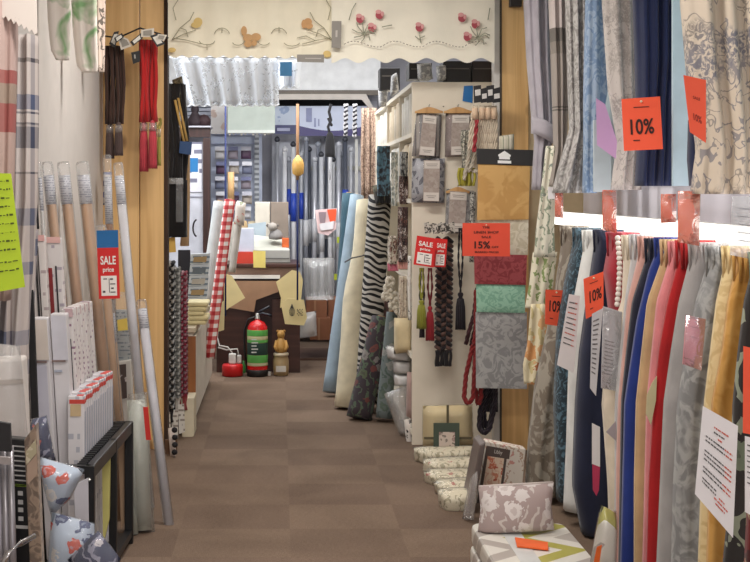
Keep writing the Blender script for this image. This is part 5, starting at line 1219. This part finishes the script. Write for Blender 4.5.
# cords and hanging cloths
def hang_cord(x, y0, y1, d, lab, c=(34,46,96), x2=None):
    return solo('pull_cord', MB().tube([W(x,y0,d), W((x+(x2 or x))/2,(y0+y1)/2,d), W(x2 or x,y1,d)], 0.0075, 8), plain(c), lab, 'cord', None, True)
hang_cord(225.5,104,316,7.98,'dark blue cord hanging beside the gingham roll')
c_ = hang_cord(297.5,180,300,7.98,'dark blue cord with a wooden pull in the middle of the back room', (34,46,96))
part(c_, 'upper_cord', MB().tube([W(297.6,104,7.98), W(297.5,180,7.98)], 0.012, 8), plain((150,112,80)), True)
pc = W(298,176,7.96)
part(c_, 'wooden_pull', MB().lathe(pc, [(0.02,0),(0.045,0.02),(0.05,0.09),(0.04,0.13),(0.015,0.16),(0.01,0.17)], 16), plain((206,160,84), 0.4), True)
CLO = cloth((226,206,150), 0.05)
def hcloth(px, d, lab, curv=0.03):
    q = quad(px, d); c = sum(q, Vector())/len(q)
    mb = MB(); N = len(px)
    mb.prism(q, (0, 0.01, 0)); return solo('hanging_cloth', mb, CLO, lab, 'cloth', 'cream cloths hung below the desk edge')
hcloth([(224,273),(232,276),(245,298),(229,308),(224,312)], 8.1, 'plain cream cloth hung point-down left of the desk opening')
solo('cream_board', MB().slab([(218,305),(225,300),(224,330),(217,332)], 8.0, 0.02), cloth((222,202,150)), 'cream folded cloth end below the gingham roll', 'cloth')
hcloth([(276,282),(292,270),(300,272),(303,280),(301,300),(280,308),(281,298)], 8.12, 'creased plain cream cloth hung right of the desk opening')
wc = hcloth([(281,304),(288,298),(304,300),(307,318),(304,325.5),(285,324)], 8.05, 'cream cloth printed with a black whisk below the blue cord')
ww = MB()
for rx_ in (0.6, 1.6, 2.8):
    ww.tube([W(292,304,8.03), W(292-rx_,311,8.03), W(292-rx_*0.7,315,8.03), W(292,316,8.03), W(292+rx_*0.7,315,8.03), W(292+rx_,311,8.03), W(292,304,8.03)], 0.0025, 5)
part(wc, 'whisk_print', ww, plain((60,54,44)), True)
sq = MB()
for i in range(5):
    for j in range(5):
        if (i*3+j*2) % 5 < 3: sq.rect(297+i*1.2, 309+j*1.4, 298+i*1.2, 310.1+j*1.4, 8.03, 0.002)
part(wc, 'pattern_print', sq, plain((90,80,62)))
# fire extinguisher
fd = floor_d(376)
c = W(257.5, 376, fd); c.z = 0
k = Y_(fd)/F
root = thing('fire_extinguisher', c, 'red fire extinguisher with green bands on the carpet before the desk', 'fire extinguisher')
part(root, 'cylinder', MB().lathe(c, [(0.05,0.0),(10*k,0.012),(10.2*k,0.05),(10.2*k,0.37),(9.6*k,0.41),(7*k,0.445),(3*k,0.462),(2.4*k,0.47)], 28), plain((206,28,30), 0.25), True)
part(root, 'base_skirt', MB().lathe(c, [(9.8*k,0.0),(10.6*k,0.004),(10.6*k,0.055),(10.25*k,0.058)], 28), plain((34,30,30), 0.5), True)
GRN = plain((96,176,84), 0.4)
for z0, z1, m in ((0.335,0.385,GRN),(0.305,0.334,plain((206,196,150))),(0.28,0.304,GRN),(0.18,0.279,plain((34,60,52))),(0.115,0.179,GRN),(0.09,0.114,plain((196,190,150)))):
    part(root, 'label_band', MB().lathe(c+Vector((0,0,z0)), [(10.3*k,0),(10.35*k,0.002),(10.35*k,z1-z0-0.002),(10.3*k,z1-z0)], 28), m, True)
lb = MB()
for j in range(5): lb.rect(251.5, 339+j*3.2, 256.5+1.5*(j % 2), 340.2+j*3.2, fd-0.072, 0.002)
part(root, 'label_text', lb, plain((214,214,206)))
part(root, 'valve', MB().lathe(c+Vector((0,0,0.468)), [(2.6*k,0),(2.8*k,0.01),(2.0*k,0.02),(2.0*k,0.05),(1.0*k,0.055)], 14), plain((190,186,180), 0.3, 0.8), True)
part(root, 'lever_handle', MB().tube([c+Vector((-1*k,0,0.505)), c+Vector((4*k,0,0.52)), c+Vector((10*k,-0.02,0.51)), c+Vector((14*k,-0.02,0.50))], 0.012, 8).tube([c+Vector((-1*k,0,0.515)), c+Vector((5*k,0,0.545)), c+Vector((12*k,-0.02,0.575))], 0.012, 8), plain((26,30,40), 0.4), True)
part(root, 'hose', MB().tube([c+Vector((-2*k,0,0.49)), c+Vector((-9*k,0,0.47)), c+Vector((-13*k,0.02,0.38)), c+Vector((-13*k,0.02,0.2)), c+Vector((-10.8*k,0.02,0.1))], 0.009, 10), plain((20,20,22), 0.5), True)
# red cable reel and jar
c = W(232.5, 375.5, floor_d(376)); c.z = 0
root = thing('cable_reel', c, 'low round red cable reel with a white plug beside the extinguisher', 'cable reel')
part(root, 'drum', MB().lathe(c, [(0.06,0),(10.5*k,0.005),(10.5*k,0.085),(9.5*k,0.1),(0.02,0.102)], 26), plain((214,30,34), 0.35), True)
part(root, 'plug', MB().box(c.x-0.03, c.x+0.03, c.y-0.04, c.y, 0.103, 0.19), plain((232,228,222), 0.4), False, 0.01)
part(root, 'plug', MB().box(c.x+0.035, c.x+0.075, c.y-0.02, c.y+0.02, 0.103, 0.175), plain((206,202,196), 0.4), False, 0.01)
part(root, 'white_cable', MB().tube([c+Vector((0,0,0.19)), c+Vector((-0.04,0,0.24)), c+Vector((-0.11,0.02,0.25)), c+Vector((-0.13,0.05,0.32)), c+Vector((-0.12,0.08,0.42))], 0.006, 8).tube([c+Vector((0.05,0,0.175)), c+Vector((0.04,0,0.225)), c+Vector((-0.05,0.01,0.215)), c+Vector((-0.12,0.02,0.235))], 0.006, 8), plain((224,220,214)), True)
solo('green_bottle', MB().lathe(W(243.5,374,8.3)*1, [(0.014,0),(0.018,0.01),(0.018,0.07),(0.008,0.09),(0.008,0.11),(0.001,0.112)], 12), plain((60,130,60), 0.3), 'small green bottle between the red reel and the extinguisher', 'bottle', None, True)
c = W(281, 375, floor_d(375.5)); c.z = 0
root = thing('bear_ornament', c, 'honey brown bear figure on a stoneware jar right of the extinguisher', 'ornament')
part(root, 'jar', MB().lathe(c, [(0.05,0),(7.4*k,0.01),(8.0*k,0.06),(7.8*k,0.13),(6.6*k,0.165),(7.2*k,0.17),(7.2*k,0.185),(0.01,0.19)], 22), plain((176,150,110), 0.35), True)
part(root, 'pale_rim', MB().lathe(c+Vector((0,0,0.166)), [(7.3*k,0),(7.6*k,0.005),(7.6*k,0.018),(7.3*k,0.022)], 22), plain((226,210,180), 0.3), True)
part(root, 'jar_label', MB().rect(276,366,286,372,fd-0.052,0.002), plain((206,200,190)))
part(root, 'bear_body', MB().lathe(c+Vector((0,0,0.189)), [(0.02,0),(5.8*k,0.01),(6.0*k,0.05),(4.2*k,0.1),(2.6*k,0.125),(0.01,0.13)], 18), plain((190,142,72), 0.5), True)
part(root, 'bear_head', MB().lathe(c+Vector((0,0,0.305)), [(0.01,0),(3.2*k,0.01),(4.2*k,0.035),(3.2*k,0.062),(0.01,0.072)], 16), plain((194,146,76), 0.5), True)
for sx in (-1, 1):
    part(root, 'bear_ear', MB().lathe(c+Vector((sx*3.2*k,0,0.355)), [(0.002,0),(1.5*k,0.008),(1.3*k,0.02),(0.002,0.026)], 10), plain((176,128,62)), True)
    part(root, 'bear_arm', MB().tube([c+Vector((sx*4.2*k,-0.01,0.29)), c+Vector((sx*6.0*k,-0.03,0.24)), c+Vector((sx*4.0*k,-0.05,0.215))], 0.014, 8), plain((186,138,70)), True)
solo('white_cube', MB().slab([(266,372),(270.5,372),(270.5,376),(266,376)], floor_d(376)+0.02, 0.03), plain((226,222,214)), 'tiny white block on the carpet right of the extinguisher', 'block')
# boxes and bags to the right of the desk
for px, d, dep, lb in (([(306,299),(327,299),(327,318),(306,318)],8.9,0.3,'brown cardboard box under the clear bag'),([(328,299),(345,299),(345,334),(328,334)],9.0,0.4,'second brown cardboard box half behind the fabric rolls'),([(310,318),(330,318),(330,340),(310,340)],8.88,0.3,'lower brown cardboard box on the back floor')):
    a = MB().slab(px, d, dep)
    o = solo('cardboard_box', a, plain((136,86,58)), lb, 'box', 'cardboard boxes on the back floor', False, 0.004)
    part(o, 'tape', MB().rect(px[0][0]+8, px[0][1], px[0][0]+10, px[2][1], d-0.003, 0.003), plain((160,116,84)))
solo('plastic_bag', MB().puff([(303,258),(334,258),(334,300),(305,300)], 8.6, 0.2, 0.6, 10), film(0.5, (214,214,214)), 'large clear bag of white goods hanging before the poles', 'bag', None, True)
solo('plastic_bag', MB().puff([(296,314),(316,311),(317,336),(295,339)], 8.5, 0.25, 0.6, 10), film(0.8, (226,222,218)), 'white plastic bag on the floor beside the cardboard boxes', 'bag', None, True)
solo('table', MB().box(X_(300,8.95), X_(346,8.95), Y_(8.9), Y_(9.5), 0.0, 0.02), plain((96,70,56)), 'low brown board under the cardboard boxes', 'board')
# pole display on the back wall
PD = 9.95
root = thing('pole_display', (X_(320,PD), Y_(PD), 0.1), 'tall wall display stand for curtain poles with blue and white header signs', 'display')
part(root, 'back_board', MB().box(X_(272,PD), X_(378,PD), Y_(PD)+0.16, Y_(PD)+0.18, 0.1, Z_(100,PD)), plain((206,208,218), 0.5))
part(root, 'base', MB().box(X_(280,PD), X_(365,PD), Y_(PD)-0.02, Y_(PD)+0.15, 0.1, 0.3), plain((120,120,126)))
part(root, 'shelf_rail', MB().box(X_(288,PD), X_(362,PD), Y_(PD)+0.12, Y_(PD)+0.155, Z_(170,PD), Z_(166,PD)), plain((206,204,196)))
part(root, 'upright', MB().rect(355, 139, 358, 290, PD-0.02, 0.03), plain((214,212,206)))
for xx in (300, 320, 342): part(root, 'upright', MB().rect(xx, 139, xx+1.4, 290, PD+0.06, 0.03), plain((150,152,158)))
hs = part(root, 'header_sign', MB().rect(299.5,106,367,136,PD-0.08,0.02), plain((196,204,226), 0.4, 0.0, 0.02))
sw = [(299.5,126)]+[(299.5+67.5*i/12, 126+5*math.sin(PI*i/12)*1.0-(0.5*i/12)) for i in range(1,12)]+[(367,126),(367,136),(299.5,136)]
part(hs, 'purple_swoosh', MB().slab(sw, PD-0.083, 0.002), plain((52,42,104), 0.4, 0.0, 0.0))
part(hs, 'grey_print', MB().rect(314,118,316,127,PD-0.084,0.002).rect(318,119,319.5,126,PD-0.084,0.002).rect(306,108,312,122,PD-0.084,0.002), plain((150,156,190)))
hs = part(root, 'header_sign', MB().rect(274,106,296.5,134,PD-0.08,0.02), floral((196,206,222),((220,226,236),(150,166,196)),5.0,0.4,None,0.2))
part(hs, 'blue_band', MB().rect(274,125,296.5,134,PD-0.084,0.002), plain((46,50,104), 0.4)); part(hs, 'white_print', MB().rect(277,128,290,131,PD-0.087,0.002), plain((180,184,210)))
PC = [((196,198,206),0.3,'silver'),((222,222,226),0.5,'white'),((150,154,166),0.3,'steel grey'),((206,208,214),0.4,'pale grey'),((84,88,100),0.3,'dark grey')]
xs = [278,284,289,294,301,306,310,314,318,322,326,330,334,338,342,346,350]
kc = [0,1,0,1,3,2,4,0,2,3,4,1,1,0,2,4,3]
for i, x in enumerate(xs):
    c, ro, nm = PC[kc[i]]; d = PD-0.02-0.05*(i % 2); yt = 142+((i*7) % 5)*5; yb = 312
    root = thing('curtain_pole', W(x, yb, d), f'{nm} curtain pole standing in the display, '+('leftmost' if i == 0 else ('rightmost' if i == len(xs)-1 else f'{["","second","third","fourth","fifth","sixth","seventh","eighth","ninth","tenth","eleventh","twelfth","thirteenth","fourteenth","fifteenth","sixteenth"][i]} from the left')), 'curtain pole', 'curtain poles in the wall display')
    b = W(x, yb, d); t = W(x+((i*5) % 3-1)*0.8, yt, d)
    part(root, 'rod', MB().tube([b, t], 0.017+0.006*(i % 2), 10), plain(c, ro, 0.3 if kc[i] in (0,2) else 0.0), True)
    part(root, 'finial', MB().lathe(t, [(0.012,-0.002),(0.026,0.012),(0.03,0.03),(0.018,0.05),(0.001,0.06)], 12), plain(c if i % 3 else (60,62,70), 0.3), True)
    if i in (3, 4, 2, 15): part(root, 'blue_sleeve', MB().tube([b.lerp(t, 0.55+0.05*(i % 3)), b.lerp(t, 0.72+0.05*(i % 3))], 0.026+0.006*(i % 2), 10), plain((50,80,190), 0.4), True)
    else: part(root, 'paper_label', MB().tube([b.lerp(t, 0.35+0.04*(i % 4)), b.lerp(t, 0.5+0.04*(i % 4))], 0.025+0.004*(i % 2), 10), plain((206,206,210), 0.5), True)
o, q = card('round_packet', [(315,210),(337,208),(336,229),(328,235.5),(318,233)], 9.0, plain((238,206,206), 0.4), 'round pink and orange packet hanging before the poles', 'packet')
part(o, 'orange_corner', MB().slab([(327,209.5),(336.5,209),(335.5,221),(330,222)], 8.99, 0.002), plain((236,90,50)))
part(o, 'window', MB().slab([(318.5,212),(326,212),(325,223),(320,223)], 8.99, 0.002), plain((150,130,136))); part(o, 'white_strip', MB().slab([(319,224),(334,221),(333,229),(321,230.5)], 8.988, 0.002), plain((232,228,230)))
for xx, y in ((340,240),(337,277)): solo('green_packet', MB().rect(xx-3, y-3, xx+3, y+3, 9.3, 0.03), plain((176,190,50)), ['yellow-green packet at the right of the poles','yellow-green packet beside the pale blue roll'][0 if y == 240 else 1], 'packet')
# ropes hanging before the header
for k, (x, y0, y1) in enumerate(((346,104,136),(355,104,137))):
    mb = rope(MB(), [W(x,y0,8.9), W(x-0.6,y1,8.9)], 0.02, 14, 2)
    o = solo('rope_tieback', mb, cloth((226,224,226)), ['white and black twisted rope, left of the pair before the header sign','white and black twisted rope, right of the pair before the header sign'][k], 'tieback', 'twisted ropes before the header sign', True)
    st_ = MB()
    for j in range(7): st_.tube([W(x-2,y0+4+j*4.4,8.86), W(x+2,y0+2+j*4.4,8.86)], 0.009, 6)
    part(o, 'black_strand', st_, plain((30,28,36)), True)
root = thing('curtain_tassel', W(330, 158, 8.9), 'black tassel tieback hanging before the header sign', 'tassel')
part(root, 'cord', MB().tube([W(331,104,8.9), W(329,112,8.9), W(331,120,8.9), W(328,127,8.9), W(330,134,8.9)], 0.013, 8).tube([W(328,118,8.9), W(332,126,8.9)], 0.012, 8), cloth((24,22,26)), True)
part(root, 'tassel_skirt', MB().lathe(W(330,157,8.9), [(0.045,0),(0.046,0.05),(0.04,0.16),(0.03,0.2),(0.02,0.22),(0.001,0.23)], 16), cloth((18,16,20)), True)
hang_cord(330, 157, 180, 9.2, 'white pole sleeve below the black tassel', (206,206,210))
# lace valances and roller blind
def lace_v(x0, x1, x0b, x1b, y0, y1, d, n, lab, sd):
    mb = MB(); N = n*12; fr = []; fs = []; M_ = 8
    for k in range(N+1):
        u = k/N
        for j in range(M_+1):
            t = j/M_; xa_ = x0+(x1-x0)*u; xb_ = x0b+(x1b-x0b)*u
            y = y0+(y1+2.0*abs(math.sin(PI*n*u))-y0)*t
            p = W(xa_+(xb_-xa_)*t, y, d); p.y += 0.03*math.sin(2*PI*n*0.5*u+sd)*(0.4+0.6*t); fr.append(p)
    for k in range(N):
        for j in range(M_): a = k*(M_+1)+j; fs.append((a, a+1, a+M_+2, a+M_+1))
    o = solo('lace_valance', mb.add(fr, fs), lace(), lab, 'lace valance', None, True)
    so = o.modifiers.new('thick', 'SOLIDIFY'); so.thickness = 0.003
    ed = MB().tube([fr[k*(M_+1)+M_] for k in range(N+1)], 0.006, 6)
    part(o, 'scalloped_edge', ed, plain((244,246,250)), True); return o
lace_v(172,278,184,279,58,104,7.2,12,'wide white lace valance hanging in the back room',0.3)
l2 = lace_v(277,302,279,299,60,86,7.25,4,'small white lace sample with a blue sticker',1.2)
part(l2, 'blue_sticker', MB().rect(280,62,292,76,7.15,0.003), plain((92,160,216), 0.4))
solo('curtain_wire', MB().tube([W(160,57,7.2), W(310,57,7.2)], 0.006, 8), plain((206,206,206), 0.3, 0.6), 'thin rail holding the lace valances', 'rail', None, True)
root = thing('roller_blind', W(251, 134, 9.3), 'pale roller blind sample with trimmed hem below the lace valance', 'blind')
part(root, 'cloth', MB().rect(227.5,98,275,130,9.3,0.01), plain((164,172,164), 0.7)); part(root, 'hem_bar', MB().rect(227.5,130,275,133,9.29,0.02), plain((196,200,194)))
tr = MB()
for k in range(12): tr.slab([(228+k*3.9,133),(231.6+k*3.9,133),(229.8+k*3.9,136-(k % 3))], 9.3, 0.005)
part(root, 'trim', tr, plain((176,170,160)))
part(root, 'roller_tube', MB().tube([W(227,98,9.3), W(276,98,9.3)], 0.03, 12), plain((200,200,200)), True)
# dark cupboard and notion panel at the back left
CD = 9.2
br_ = wood((66,38,32),(44,26,24),1.0,False,0.4)
root = thing('dark_cupboard', (X_(196,CD), Y_(CD)+0.2, 0), 'dark brown cupboard with white panels at the back left', 'cupboard')
part(root, 'frame', MB().rect(203,138,210,300,CD,0.06).rect(150,127,210,137,CD,0.06).rect(150,137,182,142,CD,0.06), br_)
part(root, 'top_shelf', MB().box(X_(150,CD), X_(211,CD), Y_(CD)-0.05, Y_(CD)+0.35, Z_(127.5,CD), Z_(126,CD)), plain((196,196,206), 0.4))
part(root, 'white_panel', MB().rect(150,142,203,300,CD+0.03,0.03), plain((214,216,226), 0.4))
part(root, 'notice', MB().rect(188,142,202,192,CD+0.02,0.006), printed((222,222,232),(120,120,140),0.09,14.0,0.5)); part(root, 'door_line', MB().rect(186,196,203,197,CD+0.02,0.006), plain((170,172,186)))
part(root, 'handle_ring', MB().tube([W(203+5*math.cos(a)-5,228+9*math.sin(a),CD-0.02) for a in [PI*0.6+PI*0.8*i/8 for i in range(9)]], 0.008, 8), plain((50,44,48)), True)
root = thing('window_blind', (X_(190,9.9), Y_(9.9), Z_(128,9.9)), 'pale slatted blind behind the dark ornaments at the back left', 'blind')
for k in range(6): part(root, 'slat', MB().rect(150,104+k*4,211,107+k*4,9.9,0.01), plain((186,190,204), 0.5))
part(root, 'backing', MB().rect(150,100,211,128,9.95,0.01), plain((150,152,168), 0.5))
solo('ornament_figure', MB().lathe(W(195,126,CD+0.1), [(0.07,0),(0.075,0.05),(0.05,0.09),(0.03,0.13),(0.04,0.15),(0.03,0.19),(0.001,0.21)], 14), plain((40,26,32)), 'dark tall ornament on top of the cupboard', 'ornament', None, True)
solo('ornament_figure', MB().lathe(W(204,126,CD+0.1), [(0.06,0),(0.065,0.06),(0.045,0.09),(0.03,0.10),(0.001,0.11)], 14), plain((52,30,34)), 'dark squat ornament right of the tall one on the cupboard', 'ornament', None, True)
solo('ornament_figure', MB().lathe(W(186,126,CD+0.1), [(0.05,0),(0.055,0.04),(0.03,0.07),(0.001,0.08)], 14), plain((44,28,34)), 'dark small ornament left of the tall one on the cupboard', 'ornament', None, True)
root = thing('pegboard_display', W(238, 260, 9.6), 'pale blue pegboard hung with small clear packets behind the desk', 'display panel')
part(root, 'board', MB().rect(211,134,262,262,9.75,0.02), plain((186,194,214), 0.5))
part(root, 'rail', MB().rect(211,143,256,144,9.72,0.02).rect(211,132,262,135,9.72,0.02), plain((160,168,196), 0.4))
part(root, 'slotted_upright', MB().rect(254.5,134,259,240,9.7,0.03), stripes(2, ((0,(176,180,186)),(0.5,(110,114,122))), 0.05, 0.0, 0.0, 0.4))
nn = 0
for r_i in range(5):
    for c_i in range(3):
        x, y = 215+c_i*13+(r_i % 2), 148+r_i*15; cl = [(206,204,206),(150,140,150),(90,66,90),(186,176,166),(120,126,150)][(r_i*2+c_i) % 5]
        lb = f'small clear packet on the pegboard, {["top","second","third","fourth","fifth"][r_i]} row, {["left","middle","right"][c_i]}'
        o = solo('notion_packet', MB().puff([(x,y),(x+10,y),(x+10,y+11),(x,y+11)], 9.62, 0.06, 0.4), plain(cl, 0.3), lb, 'packet', 'small packets on the pegboard', True)
        part(o, 'header_card', MB().rect(x, y-1.5, x+10, y+2.5, 9.57, 0.006), plain([(226,226,234),(110,114,150),(206,206,218)][(r_i+c_i) % 3], 0.4))
solo('wall_poster', MB().rect(211,104,227,134,9.7,0.01), floral((206,202,200),((190,170,160),(222,216,210)),6.0,0.35), 'pale poster left of the roller blind', 'poster')
solo('tan_tube', MB().tube([W(231,172,8.9), W(231,200,8.9)], 0.03, 12), plain((206,166,116)), 'short tan tube upright above the desk', 'tube', None, True)
